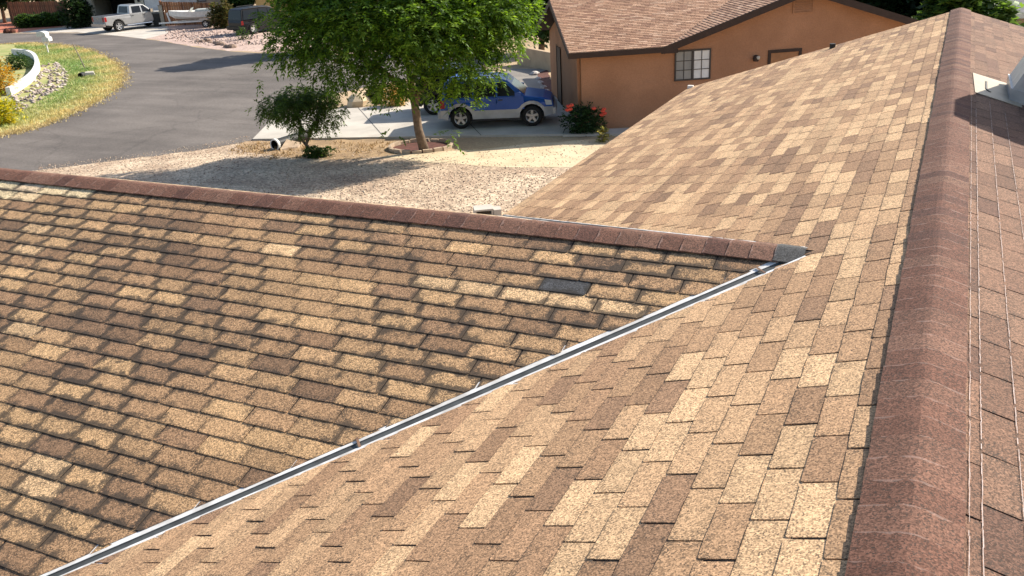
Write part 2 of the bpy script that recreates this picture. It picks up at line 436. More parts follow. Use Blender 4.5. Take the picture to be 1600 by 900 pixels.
for s, (fv, ff, fu, fc) in field.items():
    o = link('shingle_field', mesh_from('shingle_field', fv, ff, M_sh_att[s], fu, fc), home); o['kind'] = 'stuff'

# ridge caps: bent pieces, each lapping the next
def cap_mesh(half, L, rndx):
    xs = [-half, -half*.66, -half*.36, -half*.16, 0, half*.16, half*.36, half*.66, half]
    lift = .011; V = []; uv = []
    e = [rndx.uniform(-.003, .003) for _ in xs]; e2 = [rndx.uniform(0, .0025) for _ in xs]
    for row, (y, h) in enumerate(((0, .0080), (L*.5, .0055), (L, .0030))):
        for j, x in enumerate(xs):
            z = -TT*(math.sqrt(x*x+.026**2)-.018)+lift+h+(e2[j] if row == 0 else 0)
            V.append((x*CT, y+(e[j] if row == 0 else 0), z)); uv.append((.5, (1, .3, 0)[row]))
    n = len(xs); F = []
    for r_ in range(2):
        for j in range(n-1): a = r_*n+j; F.append((a, a+1, a+n+1, a+n))
    k = len(V)                          # skirts: butt end and both sides
    for j, x in enumerate(xs): V.append((V[j][0], V[j][1], V[j][2]-.0055)); uv.append((.5, .5))
    for j in range(n-1): F.append((j+1, j, k+j, k+j+1))
    for j0 in (0, n-1):
        k2 = len(V)
        for r_ in range(3): p = V[r_*n+j0]; V.append((p[0], p[1], p[2]-.006)); uv.append((.5, .5))
        for r_ in range(2):
            q = (r_*n+j0, (r_+1)*n+j0, k2+r_+1, k2+r_); F.append(q if j0 == 0 else q[::-1])
    return mesh_from('ridge_shingle', V, F, M_sh_obj['cap'], uv)
CAPV = [cap_mesh(.152, .165, rnd) for _ in range(6)]
CAPC = [((.130, .060, .040), 3), ((.150, .072, .048), 3), ((.168, .085, .057), 2), ((.106, .050, .036), 2), ((.182, .096, .065), 1)]
def capcol():
    c = rnd.choices([a for a, _ in CAPC], [b for _, b in CAPC])[0]; k = rnd.uniform(.92, 1.08); return (c[0]*k, c[1]*k, c[2]*k, 1)
y = YNEAR
while y < YEND:
    o = link('ridge_shingle', rnd.choice(CAPV), home); o.location = Vector((rnd.uniform(-.003, .003), y+.137, .0))-HL; o.rotation_euler = (0, 0, math.pi); o.color = capcol(); y += .137
x = -X0-.06
first = True
while x > XWEND:
    o = link('ridge_shingle', rnd.choice(CAPV), home); o.rotation_euler = (0, 0, -math.pi/2)
    o.location = Vector((x-.137, YW+rnd.uniform(-.002, .002), ZW))-HL
    o.color = (.075, .074, .072, 1) if x > -X0-.17 else capcol(); x -= .137
# valley flashing: crimped sheet metal, light flanges and a darker channel
def valley(far):
    sg = 1 if far else -1
    def VP(d, off, h):                  # d: plan distance from the valley head; off: plan offset across (+ towards the wing)
        k = KD if far else 1.0
        x = -X0-d*k; y = YW+sg*d; L = math.hypot(k, 1)
        p = np.array([x, y, 0.])+np.array([-1, -sg*k, 0])/L*off
        p[2] = max(p[0]*TT, ZW-abs(YW-p[1])*(TD if far else TT))+h; return p
    D = np.linspace(.05, (UEAVE*CT-X0)/(KD if far else 1)+.02, 14)
    def strip(prof, name, mat, parent):
        mb = MB(); n = len(prof)
        for d in D:
            for off, h in prof: mb.v.append(tuple(VP(d, off, h)))
        for i in range(len(D)-1):
            for j in range(n-1): mb.f.append((i*n+j, i*n+j+1, (i+1)*n+j+1, (i+1)*n+j))
        o = mb.build(name, mat, parent); return o
    main = strip([(.020, .0060), (.022, .0068), (.046 if not far else .10, .0014), (.085 if not far else .15, .0004)], 'valley_flashing', M_metal_light, home); main.location = -HL
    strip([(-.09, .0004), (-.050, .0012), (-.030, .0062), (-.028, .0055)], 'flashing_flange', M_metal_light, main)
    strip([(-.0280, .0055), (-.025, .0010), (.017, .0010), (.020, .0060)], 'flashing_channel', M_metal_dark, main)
    return main
valley(False); valley(True)
# bead of tar at the valley head and a seam in the valley metal
M_rust = pmat('rusty_lap', (.20, .115, .07), (.12, .07, .05), rough=.9, scale=30)
for d in (.24, 1.93):
    mb = MB(); e = rnd.uniform(-.01, .01); a_ = P3('A', YW-d-.028+e, (X0+d-.028)/CT, .006)+np.array([0, 0, .001]); q = P3('A', YW-d+.033+e, (X0+d+.033)/CT, .006); q[2] = max(q[2], ZW-abs(YW-q[1])*TT+.008); mb.beam(a_, q, .014, .002); hpart(mb, 'flashing_lap', M_rust)
# worn white edge lines on the right-hand slope
def edge_line(v, y0, y1, wmax, name='worn_edge_line'):
    mb = MB(); y = y0
    while y < y1:
        L = rnd.uniform(.015, .05)
        if rnd.random() < .93:
            wd = rnd.uniform(.3, .75)*wmax; o = rnd.uniform(-.0012, .0012)
            mb.face([P3('B', -y, v+o-wd/2, .0112), P3('B', -(y+L), v+o-wd/2, .0112), P3('B', -(y+L), v+o+wd/2, .0112), P3('B', -y, v+o+wd/2, .0112)][::-1])
        y += L
    o = hpart(mb, name, M_whiteline); o['kind'] = 'stuff'; return o
edge_line(.162, .3, 7.5, .0042); edge_line(.201, .3, 7.0, .0048); edge_line(.325, .8, 7.5, .0048); edge_line(.452, 2.0, 7.2, .004)
# metal roof vent with beige flange
def vent():
    base = [(.50, 7.92), (2.1, 7.92), (2.1, 8.7), (.50, 8.7)]
    top = [(1.24, 7.97), (1.9, 7.97), (1.9, 8.65), (1.24, 8.65)]
    zb = lambda x: -x*TT
    H = 1.45; lip = .11
    mb = MB()
    low = [(x, y, zb(x)+lip) for x, y in base]; up = [(x, y, zb(.5)+lip+H) for x, y in top]
    mb.add(low+up, [(4, 5, 6, 7)]+[(i, (i+1) % 4, (i+1) % 4+4, i+4) for i in range(4)])
    v = hpart(mb, 'roof_vent', M_galv)
    m2 = MB(); a = [(x+(-.012 if x < 1 else .012), y+(-.012 if y < 8.5 else .012), zb(x)-.005) for x, y in base]; b = [(x, y, z+lip+.02) for x, y, z in a]
    m2.add(a+b, [(i, (i+1) % 4, (i+1) % 4+4, i+4) for i in range(4)]+[(4, 5, 6, 7)]); m2.build('vent_curb', M_galv, v)
    m3 = MB(); q = [P3('B', -7.74, .195, .013), P3('B', -7.74, .62, .013), P3('B', -8.80, .62, .013), P3('B', -8.80, .175, .013)]
    lo = [p-np.array([0, 0, .006]) for p in q]; m3.add(q+lo, [(0, 1, 2, 3), (4, 5, 1, 0), (7, 4, 0, 3), (5, 6, 2, 1), (6, 7, 3, 2)]); fl = m3.build('vent_flange', M_beige_sheet, v)
    m4 = MB(); n = .0165
    pts = [(-8.50, .305), (-8.10, .300), (-8.02, .312), (-7.98, .336)]
    for (a0, b0), (a1, b1) in zip(pts[:-1], pts[1:]):
        m4.beam(P3('B', a0, b0, n), P3('B', a1, b1, n), .018, .006, SLOPES['B'][3])
    m4.build('tar_mark', M_tar, v)
vent()
# fascia, walls and gable ends below the roof
mb = MB(); t = .12
zE = -UEAVE*ST
for (a, b) in (((UEAVE*CT, YNEAR), (UEAVE*CT, YEND)), ((-UEAVE*CT, YW+(UEAVE*CT-X0)/KD), (-UEAVE*CT, YEND)), ((-UEAVE*CT, YNEAR), (-UEAVE*CT, YW-UEAVE*CT+X0)),
               ((XWEND, YW-VEAVE*CT), (-UEAVE*CT, YW-VEAVE*CT)), ((XWEND, YW+VEAVED*CD), (-UEAVE*CT-.2, YW+VEAVED*CD))):
    mb.beam((a[0], a[1], zE-.09), (b[0], b[1], zE-.09), .03, .17)
for sx in (-1, 1):
    for yy in (YEND, YNEAR): mb.beam((0, yy, -.075), (sx*UEAVE*CT, yy, zE-.075), .03, .12)
for sy in (-1, 1): mb.beam((XWEND, YW, ZW-.075), (XWEND, YW+(-VEAVE*CT if sy < 0 else VEAVED*CD), zE-.075), .03, .12)
hpart(mb, 'fascia', M_brownwood)
mb = MB(); e = .5; xa = UEAVE*CT-e; ya, yb = YNEAR+.4, YEND-.4
def gable(p0, p1, zt0, peak):           # wall with gable top, thickness by box later
    mb.face([p0+(GZ-.3,), p1+(GZ-.3,), p1+(zt0,), ((p0[0]+p1[0])/2, (p0[1]+p1[1])/2, peak), p0+(zt0,)])
zt = -(xa)*TT-.15
mb.box(-xa, xa, ya, yb, GZ-.3, zt)
gable((-xa, yb+.002), (xa, yb+.002), zt, -.15); gable((-xa, ya-.002), (xa, ya-.002), zt, -.15)
xb = XWEND+.4; yc = VEAVED*CD-e
zt2 = ZW-yc*TD-.15; mb.box(xb, -xa-.003, YW-yc, YW+yc, GZ-.3, zt2)
gable((xb-.002, YW-yc), (xb-.002, YW+yc), zt2, ZW-.15)
hpart(mb, 'wall', M_tanwall)
# plumbing pipe near the far rake and a small white cap at the far eave corner
mb = MB(); c = P3('A', 14.25, 1.93, 0); mb.tube([c-np.array([0, 0, .05]), c+np.array([0, 0, .075])], .05, 8); hpart(mb, 'vent_pipe', M_tar)
mb = MB(); c = P3('A', 14.50, 4.44, 0); mb.box(c[0]-.08, c[0]+.02, c[1]-.05, c[1]+.02, c[2]-.02, c[2]+.035); hpart(mb, 'eave_cap', pmat('white_eave_cap', (.72, .68, .62)))


# ================================================================== GROUND, ROAD, YARDS
def wpt(px, z=0.0):
    p = bp(*px); return (p[0], p[1], GZ+z)
def rough_edge(poly, step, jit, seed):
    r_ = random.Random(seed); out = []
    for i in range(len(poly)):
        a, b = np.array(poly[i][:2]), np.array(poly[(i+1) % len(poly)][:2]); n = max(1, int(np.linalg.norm(b-a)/step))
        for k in range(n):
            p = a+(b-a)*k/n; out.append((p[0]+r_.uniform(-jit, jit), p[1]+r_.uniform(-jit, jit)))
    return out
def smooth_poly(pts, it=2):
    for _ in range(it):
        o = []
        for i in range(len(pts)):
            a, b = np.array(pts[i]), np.array(pts[(i+1) % len(pts)]); o += [tuple(a*.75+b*.25), tuple(a*.25+b*.75)]
        pts = o
    return pts
def sheet(name, poly, z, mat, step=.7, jit=.06, seed=1, kind='structure'):
    mb = MB(); mb.face([(p[0], p[1], GZ+z) for p in rough_edge(poly, step, jit, seed)])
    me = bpy.data.meshes.new(name); me.from_pydata(mb.v, [], mb.f); me.materials.append(mat)
    if me.polygons[0].normal.z < 0: me.flip_normals()
    o = link(name, me); o['kind'] = kind; return o
M_earth = pmat('dry_earth', (.50, .37, .225), (.36, .255, .155), rough=.95, scale=.5, detail=8, bump=.5, bscale=9, fine=.15, fscale=22)
M_gravel = pmat('pale_gravel', (.56, .435, .305), (.38, .275, .19), rough=.95, scale=.9, detail=9, bump=1.0, bscale=14, fine=.38, fscale=17)
M_sand = pmat('pale_sand', (.66, .53, .35), (.55, .43, .275), rough=.95, scale=1.2, bump=.25, bscale=20, fine=.08, fscale=30)
M_road = pmat('worn_asphalt', (.160, .138, .120), (.110, .094, .082), rough=.85, scale=.35, detail=9, bump=.3, bscale=60, fine=.18, fscale=28)
M_conc = pmat('concrete', (.55, .50, .43), (.43, .39, .335), rough=.85, scale=1.1, detail=8, bump=.15, bscale=40, fine=.06, fscale=50)
M_pink = pmat('pink_gravel', (.50, .375, .31), (.40, .285, .235), rough=.95, scale=.6, detail=9, bump=.6, bscale=10, fine=.25, fscale=12)
M_red = pmat('red_cinder_gravel', (.47, .17, .10), (.37, .125, .075), rough=.95, scale=1, detail=8, bump=.5, bscale=10, fine=.25, fscale=12)
M_turf = pmat('island_soil', (.42, .37, .16), (.25, .28, .09), rough=.95, scale=.8, detail=8, bump=.4)
M_mulch = pmat('dark_red_mulch', (.15, .06, .045), (.09, .04, .03), rough=.95, scale=6, bump=.6)

def asphalt_detail(m):
    n, l = m.node_tree.nodes, m.node_tree.links; b = n['Principled BSDF']; src = b.inputs['Base Color'].links[0].from_socket
    g = n.new('ShaderNodeNewGeometry'); wn = n.new('ShaderNodeTexNoise'); wn.inputs['Scale'].default_value = .8; wn.inputs['Detail'].default_value = 6
    l.new(g.outputs['Position'], wn.inputs['Vector']); ad = n.new('ShaderNodeVectorMath'); ad.operation = 'MULTIPLY_ADD'
    l.new(wn.outputs['Color'], ad.inputs[0]); ad.inputs[1].default_value = (1.6, 1.6, 0); l.new(g.outputs['Position'], ad.inputs[2])
    v = n.new('ShaderNodeTexVoronoi'); v.feature = 'DISTANCE_TO_EDGE'; v.inputs['Scale'].default_value = .17; l.new(ad.outputs[0], v.inputs['Vector'])
    mr = n.new('ShaderNodeMapRange'); mr.inputs[1].default_value = .004; mr.inputs[2].default_value = .010; mr.inputs[3].default_value = .86; mr.inputs[4].default_value = 1
    l.new(v.outputs['Distance'], mr.inputs[0])
    mp = n.new('ShaderNodeMapping'); mp.inputs['Rotation'].default_value = (0, 0, .75); mp.inputs['Scale'].default_value = (.12, 1.1, 1); l.new(g.outputs['Position'], mp.inputs[0])
    st_ = n.new('ShaderNodeTexNoise'); st_.inputs['Scale'].default_value = 1; st_.inputs['Detail'].default_value = 5; l.new(mp.outputs[0], st_.inputs['Vector'])
    m2 = n.new('ShaderNodeMapRange'); m2.inputs[1].default_value = .3; m2.inputs[2].default_value = .7; m2.inputs[3].default_value = .84; m2.inputs[4].default_value = 1.2; l.new(st_.outputs[0], m2.inputs[0])
    mu = n.new('ShaderNodeMath'); mu.operation = 'MULTIPLY'; l.new(mr.outputs[0], mu.inputs[0]); l.new(m2.outputs[0], mu.inputs[1])
    vs = n.new('ShaderNodeVectorMath'); vs.operation = 'SCALE'; l.new(src, vs.inputs[0]); l.new(mu.outputs[0], vs.inputs['Scale']); l.new(vs.outputs[0], b.inputs['Base Color'])
asphalt_detail(M_road)
mb = MB(); N_ = 24; L_ = 420
for i in range(N_):
    for j in range(N_):
        x0, x1 = -L_+2*L_*i/N_, -L_+2*L_*(i+1)/N_; y0, y1 = -L_+2*L_*j/N_, -L_+2*L_*(j+1)/N_
        mb.face([(x0, y0, GZ), (x1, y0, GZ), (x1, y1, GZ), (x0, y1, GZ)])
g = mb.build('ground', M_earth); g['kind'] = 'structure'
ROAD = [wpt(p) for p in ((-330, 330), (-120, 245), (0, 212), (60, 200), (140, 166), (186, 137), (194, 115), (176, 94), (130, 75), (60, 67), (0, 69.5), (-150, 74),
        (-150, 55), (0, 52.5), (60, 52), (120, 51.5), (180, 56), (250, 64), (300, 73), (360, 80.5), (420, 84), (500, 86), (600, 84), (700, 78), (760, 74),
        (800, 92), (700, 112), (600, 130), (520, 148), (455, 168), (425, 192), (393, 221), (300, 237), (190, 252), (60, 267), (-100, 290))]
sheet('road', ROAD, .008, M_road, .6, .05, 2)
GRAV = [wpt(p) for p in ((-200, 345), (-60, 283), (60, 266), (190, 251), (300, 236), (395, 221.5), (480, 226), (600, 236), (720, 252), (860, 262), (985, 262), (1100, 300), (900, 420), (500, 420), (100, 420))]
sheet('gravel_yard', GRAV, .012, M_gravel, .5, .12, 3)
sheet('sand_strip', [wpt(p) for p in ((640, 240), (720, 236), (870, 222), (1010, 215), (1040, 250), (985, 262), (860, 263), (720, 258), (600, 246))], .0165, M_sand, .5, .15, 4)
sheet('pink_gravel_yard', [wpt(p) for p in ((228, 61), (300, 71.5), (360, 79.5), (420, 83), (500, 85), (600, 83), (600, 40), (430, 34), (300, 30), (235, 40), (210, 50))], .006, M_pink, .9, .2, 5)
sheet('red_gravel_yard', [wpt(p) for p in ((-60, 52), (30, 51), (62, 46), (95, 42), (120, 36), (-20, 34), (-90, 38))], .006, M_red, .9, .15, 6)
sheet('far_driveway', [wpt(p) for p in ((30, 51), (120, 50.8), (180, 55.5), (228, 61), (262, 52), (262, 38), (150, 38), (118, 42), (60, 46.5))], .010, M_conc, 1, .05, 7)
ISL = smooth_poly([wpt(p)[:2] for p in ((-200, 76), (0, 69.5), (60, 67), (130, 75), (176, 94), (194, 115), (186, 137), (140, 166), (60, 200), (0, 212), (-200, 262))], 1)
sheet('grass_island', ISL, .014, M_turf, .5, .12, 8)
# driveway: a real slab
DRV = [wpt(p)[:2] for p in ((395, 220), (470, 219), (600, 217), (760, 214.5), (878, 212.5), (880, 213.8), (983, 212), (985, 203), (905, 206), (884, 166), (868, 152), (700, 156), (560, 171), (437, 177))]
mb = MB(); mb.slab(DRV, GZ-.1, GZ+.07); o = mb.build('driveway', M_conc); o['kind'] = 'structure'
mb = MB()
for a, b in (((560, 171), (600, 217)), ((690, 150), (752, 214.8))):
    p, q = Vector(wpt(a, .0745)), Vector(wpt(b, .0745)); s_ = (q-p).cross(Vector((0, 0, 1))).normalized()*.012; mb.face([p-s_, p+s_, q+s_, q-s_])
mb.face([Vector(wpt(x, .0745)) for x in ((879.2, 212), (880.4, 212), (889, 190), (888, 190))]); o = mb.build('driveway_joint', M_tar); o['kind'] = 'structure'
sheet('bare_earth', [wpt(p) for p in ((385, 222), (480, 219.5), (640, 217.5), (640, 238), (560, 250), (440, 246), (370, 234))], .016, pmat('brown_earth', (.40, .27, .15), (.27, .18, .10), rough=.95, scale=1.4, detail=9, bump=.5, fine=.2, fscale=25), .4, .12, 14)
sheet('shaded_drive_end', [wpt(p) for p in ((868, 153), (866, 148), (852, 108), (800, 108), (700, 146), (690, 158))], .022, pmat('shaded_drive_grey', (.27, .245, .21), (.2, .18, .16), rough=.9, scale=.8, bump=.2), .6, .04, 12)  # far end of the driveway; the shade on it is painted as grey
sheet('mulch_bed', [wpt(p) for p in ((838, 116), (856, 110), (868, 150), (862, 157))], .028, M_mulch, .4, .05, 9)

# loose stone, grass and leaf litter ------------------------------------------------
def in_poly(P, poly):
    x, y = P[:, 0], P[:, 1]; c = np.zeros(len(P), bool); n = len(poly)
    for i in range(n):
        x0, y0 = poly[i][:2]; x1, y1 = poly[(i+1) % n][:2]
        m = ((y0 > y) != (y1 > y)) & (x < (x1-x0)*(y-y0)/(y1-y0+1e-12)+x0); c ^= m
    return c
def scatter(poly, n):
    a = np.array([p[:2] for p in poly]); lo, hi = a.min(0), a.max(0); out = []; k = 0
    while k < n:
        q = RNG.uniform(lo, hi, (n*2, 2)); q = q[in_poly(q, poly)]; out.append(q); k += len(q)
        if not len(q): break
    return np.concatenate(out)[:n]
OCT = np.array([(1, 0, 0), (-1, 0, 0), (0, 1, 0), (0, -1, 0), (0, 0, 1), (0, 0, -.6)], float)
OCF = np.array([(0, 2, 4), (2, 1, 4), (1, 3, 4), (3, 0, 4), (2, 0, 5), (1, 2, 5), (3, 1, 5), (0, 3, 5)])
M_stone = leaf_mat('stone_tones', 0)
M_stone.node_tree.nodes['Principled BSDF'].inputs['Roughness'].default_value = .9
def stones(name, P, smin, smax, cols, z=0, kind='stuff'):
    n = len(P); sz = RNG.uniform(smin, smax, (n, 1))*RNG.uniform(.6, 1.2, (n, 3)); sz[:, 2] *= .7
    th = RNG.uniform(0, 6.28, n); V = OCT[None]*sz[:, None]*RNG.uniform(.7, 1.25, (n, 6, 1))
    c, s_ = np.cos(th)[:, None], np.sin(th)[:, None]; x = V[..., 0]*c-V[..., 1]*s_; y = V[..., 0]*s_+V[..., 1]*c
    V = np.stack([x+P[:, :1], y+P[:, 1:2], V[..., 2]+GZ+z+sz[:, 2:]*.25], -1)
    F = OCF[None]+np.arange(n)[:, None, None]*6
    cl = np.array(cols)[RNG.integers(0, len(cols), n)]*RNG.uniform(.75, 1.2, (n, 1)); T = np.repeat(cl, 6, 0)
    o = fast_mesh(name, V.reshape(-1, 3), F.reshape(-1, 3), M_stone, T); o['kind'] = kind; return o
STC = [(.56, .44, .315), (.44, .325, .23), (.62, .50, .38), (.29, .205, .15), (.52, .36, .26)]
stones('gravel', np.concatenate([scatter(GRAV, 9000), scatter([wpt(p) for p in ((420, 270), (900, 270), (960, 300), (760, 345), (420, 310))], 2500)]), .012, .036, STC, .012)
RIP = [wpt(p) for p in ((64, 104), (92, 99), (108, 118), (100, 140), (72, 152), (42, 172), (14, 176), (20, 150), (40, 140), (58, 126))]
stones('sand_pebbles', scatter([wpt(p) for p in ((640, 240), (870, 222), (1000, 216), (1030, 250), (860, 262), (640, 258))], 900), .008, .03, STC, .016)
stones('riprap_rocks', scatter(RIP, 300), .06, .17, [(.42, .35, .30), (.30, .24, .21), (.5, .43, .37), (.20, .16, .14)], .012)
stones('far_gravel_stones', scatter([wpt(p) for p in ((258, 62), (330, 72), (420, 70), (400, 50), (260, 46))], 700), .04, .12, [(.42, .31, .26), (.5, .4, .34), (.3, .22, .19)], .01)

stones('road_edge_gravel', scatter([wpt(p) for p in ((60, 259), (190, 244), (300, 229), (388, 212), (400, 228), (300, 243), (190, 258), (60, 273))], 1100), .008, .03, STC, .008)
def grass(name, P, hmin, hmax, colf, lean=.5):
    n = len(P); k = 3; P = np.repeat(P, k, 0); m = n*k
    P = P+RNG.normal(0, .05, P.shape); th = RNG.uniform(0, 6.28, m); h = RNG.uniform(hmin, hmax, m); wd = RNG.uniform(.012, .028, m)
    b = np.stack([P[:, 0], P[:, 1], np.full(m, GZ+.012)], -1); d = np.stack([np.cos(th), np.sin(th), 0*th], -1)*wd[:, None]
    tp = b+np.stack([RNG.normal(0, lean, m)*h, RNG.normal(0, lean, m)*h, h], -1)
    V = np.stack([b-d, b+d, tp], 1).reshape(-1, 3); F = np.arange(m*3).reshape(-1, 3)
    T = np.repeat(colf(P), 3, 0); o = fast_mesh(name, V, F, leaf_mat(name+'_blades', .25), T); o['kind'] = 'stuff'; return o
pI = np.array([p[:2] for p in ISL])
def isl_col(P):
    dd = np.min(np.linalg.norm(P[:, None, :]-pI[None], axis=2), 1)
    f = np.sin(P[:, 0]*.9+1.3*np.sin(P[:, 1]*.7))*.5+np.sin(P[:, 1]*1.3+P[:, 0]*.4)*.4+RNG.normal(0, .35, len(P))
    gch = np.clip((dd-.7)/1.3, 0, 1)*np.clip(.85+.4*f, 0, 1)
    a = np.array([.58, .47, .2]); b = np.array([.19, .30, .085]); c = a+(b-a)*gch[:, None]; return c*RNG.uniform(.7, 1.25, (len(P), 1))
q = scatter(ISL, 26000); q = q[~in_poly(q, RIP)]
q = q[in_poly(q, [wpt(p)[:2] for p in ((20, 66), (210, 66), (210, 175), (-20, 230), (-60, 225), (10, 180), (60, 130))])]
grass('island_grass', q, .05, .16, isl_col)
eI = np.concatenate([pI[i]+(pI[(i+1) % len(pI)]-pI[i])*np.linspace(0, 1, 40)[:, None] for i in range(len(pI))]); eI = eI[(eI[:, 0] > -66) & (eI[:, 0] < -30)]
eI = eI[RNG.integers(0, len(eI), 2600)]+RNG.normal(0, .22, (2600, 2))
grass('road_edge_grass', eI, .03, .12, lambda P: np.array([.55, .44, .2])*RNG.uniform(.55, 1.15, (len(P), 1)))
dry = lambda P: np.array([.38, .27, .13])*RNG.uniform(.6, 1.2, (len(P), 1))
grass('dry_grass', np.concatenate([scatter([wpt(p) for p in ((380, 222), (470, 226), (520, 245), (420, 250), (350, 240))], 170), scatter([wpt(p) for p in ((520, 222), (620, 224), (600, 240), (520, 244))], 90)]), .04, .13, dry)

# ================================================================== TREES AND PLANTS
M_leaf = leaf_mat('green_leaves', .48)
M_bark = pmat('grey_brown_bark', (.20, .145, .10), (.12, .085, .06), rough=.95, scale=9, bump=.8, bscale=25)
def fronds(C, D, L, nl, ll, lw, droop, cols, jit=.25):
    """C (n,3) start, D (n,3) direction, L (n,) length: compound leaves of nl leaflet pairs -> V, F, tone"""
    n = len(C); up = np.array([0, 0, 1.]); D = D/np.linalg.norm(D, axis=1, keepdims=True)
    Sd = np.cross(D, up); Sd /= np.linalg.norm(Sd, axis=1, keepdims=True)+1e-6
    t = np.tile((np.arange(nl)+.6)/nl, (n, 1)); t = np.repeat(t, 2, 1); m = 2*nl; side = np.tile(np.array([1, -1]*nl), (n, 1)).astype(float)
    base = C[:, None]+D[:, None]*(L[:, None]*t)[..., None]-up*(droop*L[:, None]*t*t)[..., None]
    ld = Sd[:, None]*side[..., None]*.75+D[:, None]*.75+RNG.normal(0, jit, (n, m, 3))-up*(.30+.5*t)[..., None]*droop
    ld /= np.linalg.norm(ld, axis=2, keepdims=True)
    wv = np.cross(ld, RNG.normal(0, .45, (n, m, 3))+up); wv /= np.linalg.norm(wv, axis=2, keepdims=True)+1e-6
    s_ = RNG.uniform(.7, 1.2, (n, m, 1)); a = base; tip = base+ld*ll*s_; mid = base+ld*ll*.45*s_
    V = np.stack([a, mid+wv*lw*s_, tip, mid-wv*lw*s_], 2).reshape(-1, 3); F = np.arange(n*m*4).reshape(-1, 4)
    c = np.array(cols)[RNG.integers(0, len(cols), n)]*RNG.uniform(.75, 1.25, (n, 1)); T = np.repeat(c, m, 0)*RNG.uniform(.82, 1.18, (n*m, 1))
    return V, F, np.repeat(T, 4, 0)
def clump_points(clumps, n, shell=.55):
    """clumps: (x, y, z, rx, rz): points spread through the outer part of each lump, with outward directions"""
    wt = np.array([c[3]**2*c[4] for c in clumps]); k = RNG.choice(len(clumps), n, p=wt/wt.sum()); C = np.array(clumps)[k]
    d = RNG.normal(0, 1, (n, 3)); d /= np.linalg.norm(d, axis=1, keepdims=True); r_ = RNG.uniform(shell**3, 1, n)**(1/3.)*RNG.uniform(.8, 1.12, n)
    P = C[:, :3]+d*r_[:, None]*np.stack([C[:, 3], C[:, 3], C[:, 4]], -1); return P, d
GREEN = [(.098, .19, .021), (.128, .232, .028), (.074, .15, .019), (.185, .30, .042), (.045, .095, .015)]
DGREEN = [(.036, .075, .014), (.045, .092, .018), (.030, .06, .013), (.055, .11, .02)]
def lump_tree(name, label, base, clumps, nfr, fr, cols, stems, group=None, cat='tree', leafname='crown', mat=None, shell=.5, out=1.0):
    """base: world point; clumps and stems relative to it"""
    root = thing(name, label, cat, base, 0, group)
    for st, rad in stems:
        mb = MB(); mb.tube(st, rad, 9); mb.build('trunk' if st is stems[0][0] else 'limb', M_bark, root, True)
    P, d = clump_points(clumps, nfr, shell); D = d*np.array([1, 1, .6])*out+np.array([0, 0, .05])+RNG.normal(0, .35, d.shape)
    V, F, T = fronds(P, D, RNG.uniform(*fr['L'], nfr), fr['nl'], fr['ll'], fr['lw'], fr['droop'], cols)
    fast_mesh(leafname, V, F, mat or M_leaf, T, root); return root
# the big shade tree
TB = bp(660, 237); SC = 49.0
def tp(px, py, dep=0):                  # a point of the tree seen at this pixel, dep metres behind its trunk
    return RH*((px-660)/SC)+FH*dep+np.array([0, 0, (237-py)/SC*1.07+dep*.36])
def tl(px, py, r_, dep=0, fl=.8): p = tp(px, py, dep); return (*p, r_/SC, r_/SC*fl)
cl = [tl(468, 50, 34, .3), tl(525, 40, 54, -.6), tl(515, 22, 62, 1.0), tl(600, 25, 66, -1.1), tl(600, 40, 66, .9), tl(684, 30, 70, -1.2), tl(690, 55, 66, .8), tl(755, 42, 62, -.5), tl(800, 52, 44, .3),
      tl(556, 82, 48, -.9), tl(560, 76, 46, .9), tl(478, 76, 36, -.2), tl(448, 98, 20, 0, .5), tl(505, 104, 20, .4, .5), tl(640, 86, 48, -1.3), tl(650, 82, 48, .8), tl(724, 86, 50, -.9), tl(735, 82, 48, .6), tl(797, 84, 38, 0), tl(826, 50, 24, 0),
      tl(700, 126, 28, -.9, .7), tl(622, 120, 26, -1.0, .7), tl(765, 120, 28, -.4, .7), tl(735, 130, 24, -.8, .6), tl(650, -20, 84, 0), tl(560, -18, 62, .4), tl(742, -18, 64, .2), tl(508, 0, 40, .1), tl(815, 5, 34, .1), tl(600, -60, 60, 0), tl(690, -62, 60, 0), tl(708, 182, 12, -1.3, 1.1), tl(622, 178, 10, -1.2, 1.0), tl(742, 142, 11, -1, 1.1), tl(430, 116, 11, -.3, .6)]
st = [([tp(664, 240), tp(657, 205), tp(655, 165), tp(650, 120)], [.17, .135, .125, .09]),
      ([tp(655, 165), tp(690, 120, .3), tp(735, 60, .5)], [.11, .07, .03]), ([tp(654, 160), tp(610, 110, -.2), tp(550, 60, -.5)], [.10, .065, .025]),
      ([tp(653, 140), tp(640, 70, .6), tp(620, 0, .8)], [.09, .06, .025]), ([tp(653, 140), tp(690, 60, -.7), tp(700, 0, -.9)], [.08, .05, .02]),
      ([tp(620, 118, -.2), tp(540, 105, .2), tp(460, 75, .2)], [.06, .04, .015]), ([tp(700, 108, .3), tp(760, 100, 0), tp(800, 70, 0)], [.055, .04, .015])]
lump_tree('shade_tree', 'large bright green leafy tree inside a ring of edging stones', TB, cl, 14500, dict(L=(.22, .40), nl=5, ll=.15, lw=.026, droop=.6), GREEN, st, shell=.2)
